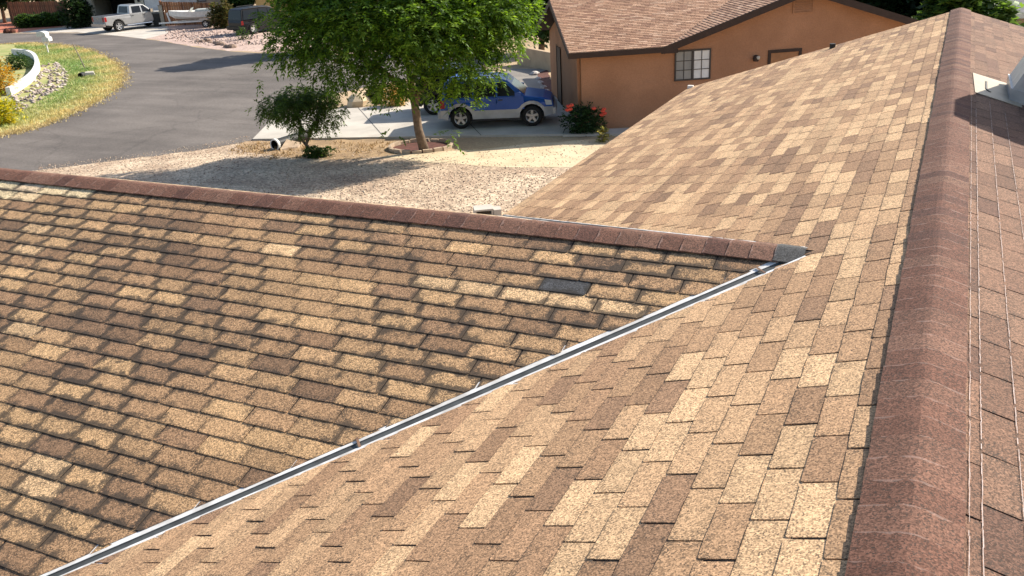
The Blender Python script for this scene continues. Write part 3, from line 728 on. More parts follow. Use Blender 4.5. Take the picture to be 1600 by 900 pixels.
# the small umbrella-shaped tree
SB = bp(488, 243); SC2 = 48.0
def sp_(px, py, dep=0): return RH*((px-488)/SC2)+FH*dep+np.array([0, 0, (243-py)/SC2*1.07+dep*.36])
cl = [(*sp_(x, y, d), r_/SC2, r_/SC2*f) for x, y, r_, d, f in ((440, 170, 22, 0, .6), (468, 163, 26, -.3, .6), (500, 168, 27, .2, .6), (526, 182, 20, 0, .65), (452, 184, 22, .3, .6), (484, 186, 26, -.3, .55), (516, 192, 17, -.2, .6), (430, 182, 13, 0, .7), (470, 172, 28, .6, .6), (505, 177, 24, .6, .6), (416, 168, 10, 0, .7))]
st = [([sp_(492, 243), sp_(481, 226), sp_(492, 207), sp_(505, 188)], [.075, .06, .05, .03]), ([sp_(481, 228), sp_(472, 214), sp_(478, 190)], [.05, .04, .02]), ([sp_(489, 212), sp_(470, 200), sp_(452, 182)], [.035, .028, .015])]
lump_tree('small_tree', 'small dark umbrella-shaped tree with leaning stems beside the driveway', SB, cl, 2000, dict(L=(.14, .26), nl=5, ll=.10, lw=.016, droop=.8), [(.075, .135, .022), (.095, .165, .028), (.055, .10, .018)], st, shell=.3)

def bush(name, label, px, wpx, hpx, cols, n, fr, cat='shrub', group=None, scale=None, lumps=7, seed=0, dep=0):
    b = bp(*px); z = (b-CAM)@CF; sc = FPX/z; r_ = random.Random(seed+int(px[0]*7+px[1])); cl = []
    W_, H_ = wpx/sc, hpx/sc*1.06
    for k in range(lumps):
        u = (k+.5)/lumps*2-1; rr = r_.uniform(.28, .42)
        p = RH*(u*W_/2*.62)+FH*r_.uniform(-.3, .3)*min(W_, 2.5)*.5; cz = H_*(r_.uniform(.35, .68) if k % 2 else r_.uniform(.3, .5))
        ry = max(.12, min(H_-cz, cz)*1.02); cl.append((p[0], p[1], cz, min(W_*rr, ry*1.5+.1), ry))
    root = thing(name, label, cat, b, 0, group)
    mb = MB()
    for k in range(3): mb.tube([(0, 0, -.05), tuple(np.array(cl[(k*2+1) % lumps][:3])*.9)], [.03*H_+.01, .008], 5)
    mb.build('stem', M_bark, root)
    P, d = clump_points(cl, n, .3); P[:, 2] = np.abs(P[:, 2]); V, F, T = fronds(P, d+np.array([0, 0, .4])+RNG.normal(0, .4, d.shape), RNG.uniform(*fr['L'], n), fr['nl'], fr['ll'], fr['lw'], fr['droop'], cols)
    fast_mesh('foliage', V, F, M_leaf, T, root); return root, cl, sc
FS = dict(L=(.08, .2), nl=3, ll=.09, lw=.028, droop=.3)
FM = dict(L=(.15, .35), nl=4, ll=.16, lw=.05, droop=.4)
FL = dict(L=(.3, .7), nl=4, ll=.34, lw=.11, droop=.4)
bush('low_shrub', 'low dark green plant at the foot of the small tree', (497, 245), 44, 15, DGREEN, 260, dict(L=(.05, .12), nl=3, ll=.08, lw=.026, droop=.3))
root, cl, sc = bush('rose_bush', 'dark green bush with red flowers against the orange wall', (914, 209), 56, 46, [(.03, .07, .02), (.04, .085, .025), (.022, .05, .018)], 620, FS, cat='bush')
P = np.array([(*(RH*a*.9+FH*-.40)[:2], z) for a, z in ((-.62, 1.02), (-.55, .92), (-.66, .9), (.62, .80), (.68, .72), (.58, .68), (.66, .86), (-.5, 1.05), (.3, .9))])
mb = MB()
for p in P:
    mb.lathe([(.001, -.06), (.075, -.02), (.08, .03), (.001, .06)], 'z', 6, p)
mb.build('blossom', pmat('red_petals', (.62, .10, .05), (.5, .05, .04), scale=20), root)['kind'] = 'stuff'
bush('flowering_shrub', 'orange-yellow flowering bush at the left edge above the curved wall', (-4, 147), 60, 58, [(.52, .33, .04), (.42, .27, .04), (.16, .17, .03), (.60, .42, .07)], 1500, FS)
bush('yellow_shrub', 'bright yellow-green bush at the left edge below the curved wall', (-4, 196), 56, 48, [(.50, .46, .035), (.42, .42, .04), (.58, .50, .05), (.2, .24, .03)], 1300, FS)
bush('dark_shrub', 'dark green shrub inside the curved garden wall', (31, 108), 32, 24, DGREEN, 500, FS)
bush('hedge', 'long low green hedge in front of the brown board fence', (70, 41), 104, 17, [(.05, .10, .02), (.07, .13, .025), (.04, .075, .016)], 2600, FM, lumps=13, cat='hedge')
bush('tall_shrub', 'tall dark green shrub beside the garage pillar', (126, 43), 36, 44, [(.02, .045, .012), (.028, .06, .015), (.018, .035, .01)], 1300, FM)
bush('brown_bush', 'brownish green bush between the board fence and the black vehicle', (349, 44), 30, 40, [(.11, .10, .03), (.075, .085, .025), (.14, .12, .04)], 900, FM)
bush('young_tree', 'small dark young tree in front of the black vehicle', (380, 62), 22, 19, DGREEN, 130, FS, cat='young tree')
bush('yellow_grass_clump', 'pale yellow grass clump seen between the two green trees', (618, 167), 30, 34, [(.55, .42, .13), (.45, .36, .10), (.6, .48, .2)], 420, FS, cat='plant')
bush('round_bush', 'dark round bush beyond the driveway left of the yellow clump', (588, 162), 26, 26, DGREEN, 420, FS)
bush('weed_clump', 'spindly yellow-green weeds below the orange wall by the roof edge', (942, 222), 12, 20, [(.30, .27, .07), (.2, .2, .05)], 60, FS, cat='weeds')
# trees further off
def far_tree(label, px, wpx, top, cols, n, group='trees in the background'):
    b = bp(*px); z = (b-CAM)@CF; sc = FPX/z; H_ = (px[1]-top)/sc*1.05; W_ = wpx/sc; r_ = random.Random(int(px[0])); cl = []
    for k in range(9):
        a = r_.uniform(0, 6.28); q = r_.uniform(0, .30)*W_; cl.append((q*math.cos(a), q*math.sin(a), H_*r_.uniform(.38, .84), W_*r_.uniform(.2, .32), H_*r_.uniform(.14, .22)))
    lump_tree('background_tree', label, b, cl, n, FL, cols, [([(0, 0, -.1), (.1, 0, H_*.35), (0, .1, H_*.7)], [.18, .13, .06])], group, shell=.4)
far_tree('dark tree behind the garage end of the orange house', (846, 84), 70, -50, [(.022, .05, .014), (.03, .065, .018)], 1500)
far_tree('dark leafy tree beyond the crown of the large green tree', (780, 66), 110, -60, [(.025, .055, .014), (.03, .07, .018)], 1700)
far_tree('dark tree behind the right slope of the orange house', (1395, 112), 170, -60, [(.022, .045, .014), (.028, .055, .016)], 1800)
far_tree('bright green tree showing above the far end of the ridge', (1482, 140), 120, -22, [(.09, .16, .03), (.12, .21, .04), (.06, .11, .025)], 1700)
far_tree('dark tree behind the left end of the brown fence', (8, 36), 70, -50, [(.028, .05, .016), (.035, .06, .02)], 1200)
far_tree('olive tree behind the middle of the brown fence', (72, 27), 80, -60, [(.05, .065, .02), (.035, .055, .02)], 1200)
far_tree('green tree beside the yellow house', (384, 32), 60, -40, [(.03, .07, .02), (.045, .09, .025)], 1200)
far_tree('tree behind the pale garage house', (128, 20), 70, -60, [(.028, .05, .018)], 900)

# ================================================================== THE ORANGE HOUSE
M_orange = pmat('orange_stucco', (.445, .226, .125), (.37, .184, .10), rough=.92, scale=.9, detail=9, bump=.6, bscale=45, fine=.07, fscale=40)
M_dkbrown = pmat('dark_brown_paint', (.052, .030, .022), rough=.6, scale=5)
M_doortan = pmat('tan_door_paint', (.42, .20, .09), rough=.6, scale=5)
oh = thing('orange_house', 'orange stucco house with brown shingled roof and a paned window', 'house', bp(910, 204), R(31.4))
PITCH_O = .333
def opart(mb, name, mat, parent=None): return mb.build(name, mat, parent or oh)
mb = MB(); WH = 2.50
mb.box(0, 3.2, 0, 7.1, -.3, WH); mb.box(3.0, 11.75, 0.002, 12.1, -.3, WH)
mb.add([(2.9, 0.004, WH-.002), (11.9, 0.004, WH-.002), (7.4, 0.004, WH+.333*4.5)] + [(2.9, .2, WH-.002), (11.9, .2, WH-.002), (7.4, .2, WH+.333*4.5)], [(0, 1, 2), (5, 4, 3), (0, 2, 5, 3), (2, 1, 4, 5)])
mb.add([(.004, 0, WH-.002), (.004, 7.1, WH-.002), (.004, 3.55, WH+.333*3.55), (.2, 0, WH-.002), (.2, 7.1, WH-.002), (.2, 3.55, WH+.333*3.55)], [(0, 2, 1), (3, 4, 5), (0, 3, 5, 2), (1, 2, 5, 4)])
opart(mb, 'wall', M_orange)
EV = .45; ZE = 2.53                      # underside line of the roof at the wall is WH; deck top at the eave
def roof_face(mb, poly, zf, t=.14):
    top = [(x, y, zf(x, y)) for x, y in poly]; n = len(poly); mb.add(top+[(x, y, z-t) for x, y, z in top], [tuple(range(n)), tuple(range(2*n-1, n-1, -1))]+[(i, i+n, (i+1) % n+n, (i+1) % n) for i in range(n)])
zS = lambda x, y: 2.62+PITCH_O*(y+EV); zNn = lambda x, y: 2.62+PITCH_O*(7.55-y)
zWm = lambda x, y: 2.62+PITCH_O*(x-2.75); zEm = lambda x, y: 2.62+PITCH_O*(12.05-x)
mb = MB()
roof_face(mb, [(-EV, -EV), (2.75, -EV), (6.75, 3.55), (-EV, 3.55)], zS); roof_face(mb, [(-EV, 3.55), (6.75, 3.55), (2.75, 7.55), (-EV, 7.55)], zNn)
roof_face(mb, [(2.75, -EV), (7.4, -EV), (7.4, 12.5), (2.75, 12.5), (2.75, 7.55), (6.75, 3.55)], zWm); roof_face(mb, [(7.4, -EV), (12.05, -EV), (12.05, 12.5), (7.4, 12.5)], zEm)
roof = opart(mb, 'roof', M_dkbrown)
FARC = [((.40, .235, .15), 3), ((.45, .275, .18), 3), ((.35, .20, .128), 3), ((.29, .16, .105), 2), ((.49, .315, .215), 1.5)]
def far_tabs(parent, O, U, V, poly, palette, name='shingle_field', tw=.305, ex=.127, mat=None):
    O, U, V = map(lambda a: np.array(a, float), (O, U, V)); N = np.cross(U, V); N /= np.linalg.norm(N)
    if N[2] < 0: N = -N
    us = [p[0] for p in poly]; vs = [p[1] for p in poly]; fv, ff, fu, fc = [], [], [], []
    ccw = sum(poly[i][0]*poly[(i+1) % len(poly)][1]-poly[(i+1) % len(poly)][0]*poly[i][1] for i in range(len(poly))) > 0
    k = 0; v = min(vs)
    while v < max(vs):
        ph = (k*.37 % 1)*tw; u = min(us)-tw+ph
        while u < max(us):
            P = [(u+.004, v-.02), (u+tw-.004, v-.02), (u+tw-.004, v+ex), (u+.004, v+ex)]
            for i in range(len(poly)):
                if not P: break
                a, b = poly[i], poly[(i+1) % len(poly)]; e = (b[0]-a[0], b[1]-a[1]); nrm = (e[1], -e[0]) if ccw else (-e[1], e[0])
                P = clip_poly(P, nrm[0], nrm[1], nrm[0]*a[0]+nrm[1]*a[1])
            if P and area(P) > .002:
                c = rnd.choices([a for a, _ in palette], [b for _, b in palette])[0]; kk = rnd.uniform(.9, 1.1); n = len(P); k0 = len(fv)
                tp_ = [O+U*p[0]+V*p[1]+N*(.004+.012*(p[1]-v+.02)/.147+(rnd.uniform(0, .006) if p[1] > v+.05 else 0)) for p in P]; bt = [O+U*p[0]+V*p[1]-N*.002 for p in P]
                fv += [tuple(x) for x in tp_+bt]; ff += [tuple(k0+j for j in range(n))]+[(k0+i, k0+i+n, k0+(i+1) % n+n, k0+(i+1) % n) for i in range(n)]
                fu += [(.5, .5)]*(2*n); fc += [(c[0]*kk, c[1]*kk, c[2]*kk, 1)]*(2*n)
            u += tw
        v += ex; k += 1
    o = link(name, mesh_from(name, fv, ff, mat or M_sh_att['far'], fu, fc), parent); o['kind'] = 'stuff'; return o
ca, sa = 1/math.hypot(1, PITCH_O), PITCH_O/math.hypot(1, PITCH_O)
# garage south slope: u along +x, v down the slope from the ridge at y 3.55
far_tabs(roof, (0, 3.55, zS(0, 3.55)), (1, 0, 0), (0, -ca, -sa), [(-EV, 0), (6.75, 0), (2.75, 4/ca), (-EV, 4/ca)], FARC)
far_tabs(roof, (7.4, 0, zWm(7.4, 0)), (0, 1, 0), (-ca, 0, -sa), [(-EV, 0), (3.55, 0), (3.55, .65/ca), (-EV, 4.65/ca)], FARC); far_tabs(roof, (7.4, 0, zWm(7.4, 0)), (0, 1, 0), (-ca, 0, -sa), [(3.55, 0), (7.55, 0), (7.55, 4.65/ca), (3.55, .65/ca)], FARC)
mb = MB()                                # barge boards and eave boards
mb.beam((-EV-.02, -EV-.015, 2.53), (2.78, -EV-.015, 2.53), .03, .17); mb.beam((-EV-.015, -EV, 2.535), (-EV-.015, 3.55, zS(0, 3.55)-.085), .03, .19); mb.beam((-EV-.015, 7.55, 2.535), (-EV-.015, 3.55, zS(0, 3.55)-.085), .03, .19)
mb.beam((2.6, -EV-.018, 2.50), (7.4, -EV-.018, zWm(7.4, 0)-.10), .03, .22); mb.beam((12.1, -EV-.018, 2.50), (7.4, -EV-.018, zWm(7.4, 0)-.10), .03, .22)
mb.beam((2.55, -EV-.0, 2.47), (3.1, -EV-.0, 2.47), .05, .12)
opart(mb, 'fascia', M_dkbrown)
M_pane_d = glass_mat('screened_pane', (.28, .28, .27), .3); M_pane_l = glass_mat('bright_pane', (.80, .80, .78), .2); M_frame = pmat('dark_window_frame', (.07, .06, .055), rough=.5)
def window(parent, x0, x1, z0, z1, y):
    f = MB(); t = .045
    f.box(x0-t, x1+t, y-.05, y, z0-t, z0); f.box(x0-t, x1+t, y-.05, y, z1, z1+t); f.box(x0-t, x0, y-.05, y, z0, z1); f.box(x1, x1+t, y-.05, y, z0, z1)
    xm = (x0+x1)/2; f.box(xm-.035, xm+.035, y-.055, y, z0, z1)
    for a, b in ((x0, xm-.035), (xm+.035, x1)):
        m_ = (a+b)/2; f.box(m_-.011, m_+.011, y-.034, y-.004, z0, z1)
        for k in (1, 2): zz = z0+(z1-z0)*k/3; f.box(a, m_-.011, y-.032, y-.004, zz-.011, zz+.011); f.box(m_+.011, b, y-.032, y-.004, zz-.011, zz+.011)
    fr = opart(f, 'window', M_frame, parent)
    for a, b, mt in ((x0, xm-.035, M_pane_d), (xm+.035, x1, M_pane_l)):
        for i in range(2):
            for k in range(3):
                g_ = MB(); xa_, xb_ = a+(b-a)*i/2+.006, a+(b-a)*(i+1)/2-.006; za_, zb_ = z0+(z1-z0)*k/3+.006, z0+(z1-z0)*(k+1)/3-.006
                g_.add([(xa_, y-.018, za_), (xb_, y-.018, za_), (xb_, y-.018+rnd.uniform(-.002, .002), zb_), (xa_, y-.018, zb_)], [(0, 1, 2, 3)]); g_.build('pane', mt, fr)
window(oh, 3.17, 4.30, 1.47, 2.37, -.001)
mb = MB(); mb.box(6.40, 7.35, -.012, 0, 0, 2.12); d_ = opart(mb, 'door', M_doortan)
mb = MB(); mb.box(6.30, 6.397, -.04, 0, 0, 2.12); mb.box(7.353, 7.45, -.04, 0, 0, 2.12); mb.box(6.30, 7.45, -.04, 0, 2.123, 2.22); opart(mb, 'door_frame', M_dkbrown, d_)
mb = MB(); mb.lathe([(.02, 0), (.09, .01), (.105, .10), (.06, .2), (.01, .22)], 'z', 10, (5.85, -.12, 1.90)); mb.box(5.80, 5.90, -.12, 0, 1.98, 2.06); l_ = opart(mb, 'wall_lamp', M_dkbrown)
mb = MB(); mb.lathe([(.06, 0), (.075, .06), (.05, .1)], 'z', 8, (5.90, -.17, 1.98)); mb.build('lamp_glass', pmat('pale_lamp_glass', (.62, .55, .45)), l_)
mb = MB(); mb.box(7.05, 7.75, -.03, 0, 3.34, 3.38); mb.box(7.05, 7.75, -.03, 0, 3.98, 4.02); mb.box(7.05, 7.09, -.03, 0, 3.38, 3.98); mb.box(7.71, 7.75, -.03, 0, 3.38, 3.98); gv = opart(mb, 'gable_vent', M_orange)
for k in range(7):
    z = 3.40+k*.083; mb = MB(); mb.add([(7.095, -.026, z), (7.705, -.026, z), (7.705, -.004, z+.06), (7.095, -.004, z+.06), (7.095, -.022, z-.006), (7.705, -.022, z-.006)], [(0, 1, 2, 3), (5, 4, 3, 2), (0, 4, 5, 1)]); mb.build('louver', M_orange, gv)
mb = MB(); mb.box(-.03, 0, 4.28, 5.10, 0, 2.15); mb.box(-.045, -.0305, 4.20, 4.278, 0, 2.23); mb.box(-.045, -.0305, 5.102, 5.18, 0, 2.23); opart(mb, 'door', M_dkbrown)
mb = MB(); mb.box(-.10, -.01, .16, .26, .05, 2.48); opart(mb, 'downspout', M_orange)
# white edging rocks of the mulch bed, tan garden wall beyond
mb = MB(); p, q = bp(800, 96), bp(866, 104)
a, b = Vector(wpt((812, 100))), Vector(wpt((868, 112)))
mb.beam(a+Vector((0, 0, .42)), b+Vector((0, 0, .42)), .22, .88); gw = mb.build('garden_wall', pmat('tan_block', (.50, .37, .24), (.4, .29, .19), rough=.9, scale=2, bump=.3)); tag(gw, 'low tan wall beyond the driveway left of the orange house', 'wall')
def rock(name, label, px, size, col, group=None, flat=.7, seed=0):
    r_ = random.Random(seed+int(px[0]*13)); b = bp(*px); mb = MB(); rings = []
    for h, rr in ((-.15, .75), (.12, 1.0), (.5, .9), (.85, .5)):
        rings.append([(math.cos(k*math.pi/4+.3*h)*size*rr*r_.uniform(.82, 1.12), math.sin(k*math.pi/4)*size*rr*r_.uniform(.8, 1.1), size*flat*h*r_.uniform(.94, 1.06)) for k in range(8)])
    V = sum(rings, [])+[(0, 0, size*flat)]; F = [(i*8+k, i*8+(k+1) % 8, (i+1)*8+(k+1) % 8, (i+1)*8+k) for i in range(3) for k in range(8)]+[(24+k, 24+(k+1) % 8, 32) for k in range(8)]
    mb.add(V, F); o = mb.build(name, col, loc=tuple(b)); return tag(o, label, 'rock', group)
M_wrock = pmat('white_rock', (.62, .56, .50), (.3, .26, .24), rough=.9, scale=9, bump=.4)
M_drock = pmat('brown_rock', (.17, .12, .09), (.24, .17, .13), rough=.9, scale=6, bump=.4)
M_rrock = pmat('red_brown_rock', (.10, .035, .02), rough=.9, scale=6, bump=.4)
for i, px in enumerate(((836, 117), (841, 124), (845, 130), (850, 137), (854, 143), (858, 148), (862, 153), (865, 158))):
    rock('edging_rock', ('largest, ' if i == 0 else '')+('farthest', 'second', 'third', 'fourth', 'fifth', 'sixth', 'seventh', 'nearest')[i]+(' white rock edging the dark red bed by the garage' if i in (0, 7) else ' white rock from the far end edging the dark red bed'), px, .16 if i else .26, M_wrock, 'white rocks edging the dark red bed')
for i, px in enumerate(((308, 65.5), (316, 66), (323, 65), (328, 67), (338, 68), (344, 70), (350, 71), (355, 74), (362, 74.5))):
    rock('border_rock', ('leftmost', 'second', 'third', 'fourth', 'fifth', 'sixth', 'seventh', 'eighth', 'rightmost')[i]+(' dark rock' if i in (0, 8) else ' dark rock from the left')+' in the row on the pink gravel', px, .20+.08*(i % 3), M_drock, 'dark rocks in a row on the pink gravel')
rock('red_rock', 'left dark red-brown rock on the red gravel at the road edge', (11.5, 51.5), .32, M_rrock, flat=1.3); rock('red_rock', 'right dark red-brown rock on the red gravel at the road edge', (20.5, 51.3), .30, M_rrock, flat=1.2)
rock('boulder', 'pale tan boulder beyond the driveway between the two trees', (562, 166), .62, pmat('pale_boulder', (.60, .47, .30), (.5, .38, .25), rough=.9, scale=3, bump=.4), flat=.9)
rock('gravel_rock', 'dark rock lying alone on the gravel below the shade tree', (660, 284), .07, M_drock)
# ring of edging stones round the trunk
ring = thing('tree_ring', 'ring of pale edging stones round the shade tree trunk', 'edging', bp(658, 231))
M_edge = pmat('pale_edging_stone', (.52, .40, .28), (.38, .28, .2), rough=.9, scale=5, bump=.4)
n = 18
for k in range(n):
    a = 2*math.pi*k/n+.1; p = RH*math.cos(a)*1.0+FH*math.sin(a)*.78; t_ = math.atan2((-RH*math.sin(a)*1.0+FH*math.cos(a)*.78)[1], (-RH*math.sin(a)*1.0+FH*math.cos(a)*.78)[0])
    mb = MB(); l_ = .155*rnd.uniform(.9, 1.05); h = .12*rnd.uniform(.85, 1.2)
    mb.add([(-l_, -.055, -.05), (l_, -.055, -.05), (l_, .055, -.05), (-l_, .055, -.05), (-l_*.94, -.045, h), (l_*.94, -.045, h*.96), (l_*.94, .045, h), (-l_*.94, .045, h*1.04)], [(0, 3, 2, 1), (4, 5, 6, 7), (0, 1, 5, 4), (1, 2, 6, 5), (2, 3, 7, 6), (3, 0, 4, 7)])
    mb.build('edging_stone', M_edge, ring, loc=tuple(p), rotz=t_)
mb = MB(); mb.face([tuple(RH*math.cos(k*.35)*.95+FH*math.sin(k*.35)*.73+np.array([0, 0, .03])) for k in range(18)]); mb.build('mulch', M_mulch, ring)

# ================================================================== SMALL THINGS BY THE ROAD
M_white = pmat('white_paint', (.74, .72, .68), (.62, .6, .56), rough=.6, scale=6)
M_post = pmat('weathered_wood', (.30, .25, .2), (.2, .16, .13), rough=.9, scale=12)
M_black = pmat('black_plastic', (.02, .02, .02), rough=.6)
mb = MB()                                # curved wall
cw = [np.array(wpt(p)) for p in ((10, 152), (24, 145), (38, 136), (50, 127), (58, 117), (61, 106), (58, 96), (50, 89), (36, 86), (14, 86))]
fine = [cw[0]]
for i in range(len(cw)-1):
    for k in range(1, 4): fine.append(cw[i]+(cw[i+1]-cw[i])*k/3)
pts = [sum(fine[max(0, i-2):i+3])/len(fine[max(0, i-2):i+3]) for i in range(len(fine))]
for i in range(len(pts)):
    d = pts[min(i+1, len(pts)-1)]-pts[max(i-1, 0)]; d /= np.linalg.norm(d); s_ = np.array([-d[1], d[0], 0])*.12
    mb.v += [tuple(pts[i]-s_-[0, 0, .1]), tuple(pts[i]-s_*.9+[0, 0, .40]), tuple(pts[i]+s_*.9+[0, 0, .40]), tuple(pts[i]+s_-[0, 0, .1])]
for i in range(len(pts)-1): mb.f += [(i*4+j, i*4+(j+1) % 4, (i+1)*4+(j+1) % 4, (i+1)*4+j) for j in range(4)]
mb.f += [(0, 1, 2, 3)[::-1], tuple(len(mb.v)-4+j for j in range(4))]
tag(mb.build('curved_wall', M_white), 'low white curved garden wall above the rocks at the road bend', 'wall')
t = thing('mailbox', 'white mailbox with two boxes on a post at the grassy bend', 'mailbox', bp(76, 84), YAW)
mb = MB(); mb.tube([(0, 0, -.1), (0, 0, .72)], .045, 8); mb.beam((0, 0, .5), (-.22, 0, .80), .05, .06, (0, 1, 0)); mb.beam((0, 0, .5), (.22, 0, .80), .05, .06, (0, 1, 0)); mb.build('post', M_white, t)
def mailbox(x, z, w_, h, name):
    mb = MB(); pr_ = [(-w_/2, 0), (w_/2, 0), (w_/2, h*.55)]+[(w_/2*math.cos(a), h*.55+h*.45*math.sin(a)) for a in (.5, 1.05, 1.57, 2.1, 2.64)]+[(-w_/2, h*.55)]
    mb.prism(pr_, -.26, .26); o = mb.build(name, M_white, t, loc=(x, 0, z)); d = MB(); d.prism([(a*.94, b*.95+.006) for a, b in pr_], -.275, -.2605); d.build('box_door', pmat('greyed_white', (.56, .55, .54)), o)
mailbox(.12, .82, .46, .30, 'box'); mailbox(-.1, 1.14, .62, .32, 'box')
t = thing('marker_stake', 'thin weathered stake leaning on the grassy road bend', 'stake', bp(134, 108), YAW)
mb = MB(); mb.tube([(0, 0, -.1), (-.20, .02, .7), (-.43, .05, 1.45)], [.035, .03, .026], 7); mb.build('stake', M_post, t)
t = thing('road_culvert', 'small culvert pipe end with a stone on the grassy road bend', 'culvert', bp(128, 121), YAW+.4)
mb = MB(); mb.lathe([(.12, .3), (.12, 0), (.16, 0), (.16, .3), (.001, .3)], 'y', 14, (0, -.1, .10)); o = mb.build('pipe', M_black, t); o.rotation_euler = (0, 0, -.6)
mb = MB(); mb.add([(-.3, -.15, -.05), (.3, -.15, -.05), (.28, .2, -.05), (-.28, .2, -.05), (-.22, -.10, .22), (.2, -.12, .20), (.2, .15, .24), (-.2, .15, .25)], [(0, 1, 5, 4), (1, 2, 6, 5), (2, 3, 7, 6), (3, 0, 4, 7), (4, 5, 6, 7)]); mb.build('headstone', M_conc, t, loc=(.42, .15, 0))
t = thing('driveway_culvert', 'black culvert pipe with a pale rim under the driveway edge', 'culvert', bp(431, 234), YAW)
mb = MB(); mb.lathe([(.155, 0), (.155, 1.6), (.0, 1.6)], 'y', 16, (0, 0, .17)); mb.lathe([(.17, 1.6), (.17, 0), (.155, 0)], 'y', 16, (0, 0, .17)); o = mb.build('pipe', M_black, t); o.rotation_euler = (0, 0, -.55)
mb = MB(); mb.lathe([(.155, -.03), (.20, -.03), (.20, .06), (.17, .06)], 'y', 16, (0, 0, .17)); o2 = mb.build('pipe_rim', M_white, t); o2.rotation_euler = (0, 0, -.55)
mb = MB(); mb.add([(.2, -.25, -.02), (.75, .0, -.02), (.85, .35, .1), (.35, .25, .28), (.2, -.2, .06), (.72, .03, .06)], [(0, 1, 5, 4), (4, 5, 2, 3), (1, 2, 5), (0, 4, 3)]); mb.build('apron', M_edge, t)
t = thing('concrete_block', 'hollow concrete block on the gravel beyond the wing ridge', 'block', bp(757, 341), YAW+.12)
mb = MB(); w_, h, d_ = .23, .22, .40
mb.box(-w_, w_, 0, d_, 0, .04); mb.box(-w_, w_, 0, d_, h-.04, h); mb.box(-w_, -w_+.045, 0, d_, .04, h-.04); mb.box(w_-.045, w_, 0, d_, .04, h-.04); mb.box(-w_+.045, w_-.045, d_-.06, d_, .04, h-.04); mb.build('block', M_conc, t)
mb = MB(); mb.box(.24, .42, -.02, .30, 0, .19); mb.build('cap_stone', M_conc, t)
far_tree('leafy tree across the road behind the crown of the large green tree', (500, 80), 96, -75, GREEN, 1700)

# ================================================================== VEHICLES
M_tyre = pmat('tyre_rubber', (.022, .021, .02), rough=.9, scale=20)
M_alloy = pmat('alloy_wheel', (.52, .52, .52), (.42, .42, .42), rough=.35, metal=.7, scale=10)
M_glassd = glass_mat('tinted_glass', (.012, .014, .016), .12); M_glassd.node_tree.nodes['Principled BSDF'].inputs['Specular IOR Level'].default_value = .25
M_chrome = pmat('chrome', (.7, .7, .7), rough=.15, metal=1)
M_silver = pmat('silver_paint', (.37, .365, .355), (.34, .335, .325), rough=.32, metal=.35, scale=3, coat=.6)
M_blue = pmat('blue_paint', (.012, .088, .38), (.010, .075, .33), rough=.38, scale=3, coat=.3, spec=.25)
M_blackp = pmat('black_paint', (.010, .010, .012), rough=.4, scale=3, coat=.15, spec=.2)
M_darkg = pmat('dark_green_paint', (.012, .018, .016), rough=.4, scale=3, coat=.2, spec=.2)
M_taill = pmat('red_tail_lens', (.35, .012, .012), rough=.2, spec=.6)
M_headl = pmat('clear_lens', (.62, .64, .66), rough=.1, spec=.8)
M_trim = pmat('grey_trim', (.06, .06, .062), rough=.6)
M_beigep = pmat('pale_pillar_paint', (.42, .40, .34), rough=.4, scale=3, coat=.5)
def inset(poly, b):
    n = len(poly); out = []; ar = sum(poly[i][0]*poly[(i+1) % n][1]-poly[(i+1) % n][0]*poly[i][1] for i in range(n)); sg = 1 if ar > 0 else -1
    for i in range(n):
        p, q, r_ = np.array(poly[i-1]), np.array(poly[i]), np.array(poly[(i+1) % n]); a = q-p; c = r_-q
        a = a/(np.linalg.norm(a)+1e-9); c = c/(np.linalg.norm(c)+1e-9); na, nc = np.array([-a[1], a[0]])*sg, np.array([-c[1], c[0]])*sg
        m = na+nc; m = m/max(.5, (m@m)/2)/1.0; out.append(tuple(q+m*b*.7))
    return out
def shell(mb, poly, yf, b=.05):
    """side profile carried across the width: rounded towards each side; yf(x, z) is the half width"""
    n = len(poly); ins = inset(poly, b); L = []
    L.append([(x, -yf(x, z), z) for x, z in ins]); L.append([(x, -(yf(x, z)-b*.25), z) for x, z in inset(poly, b*.35)]); L.append([(x, -(yf(x, z)-b), z) for x, z in poly])
    L += [[(x, -y, z) for x, y, z in l] for l in L[::-1]]
    mb.add(sum(L, []), [tuple(range(n))]+[tuple(range(5*n, 6*n))[::-1]]+[(k*n+i, (k+1)*n+i, (k+1)*n+(i+1) % n, k*n+(i+1) % n) for k in range(5) for i in range(n)])
def arch(cx, r_, zb, n=9):
    """points of a wheel arch along the sill from front to rear"""
    a0 = math.asin(max(-1, min(1, (zb-r_*0)/r_)))*0; out = []
    zc = .36
    t0 = math.asin((zb-zc)/r_) if abs(zb-zc) < r_ else 0
    for k in range(n):
        t = t0+(math.pi-2*t0)*k/(n-1); out.append((cx+r_*math.cos(t), zc+r_*math.sin(t)))
    return out
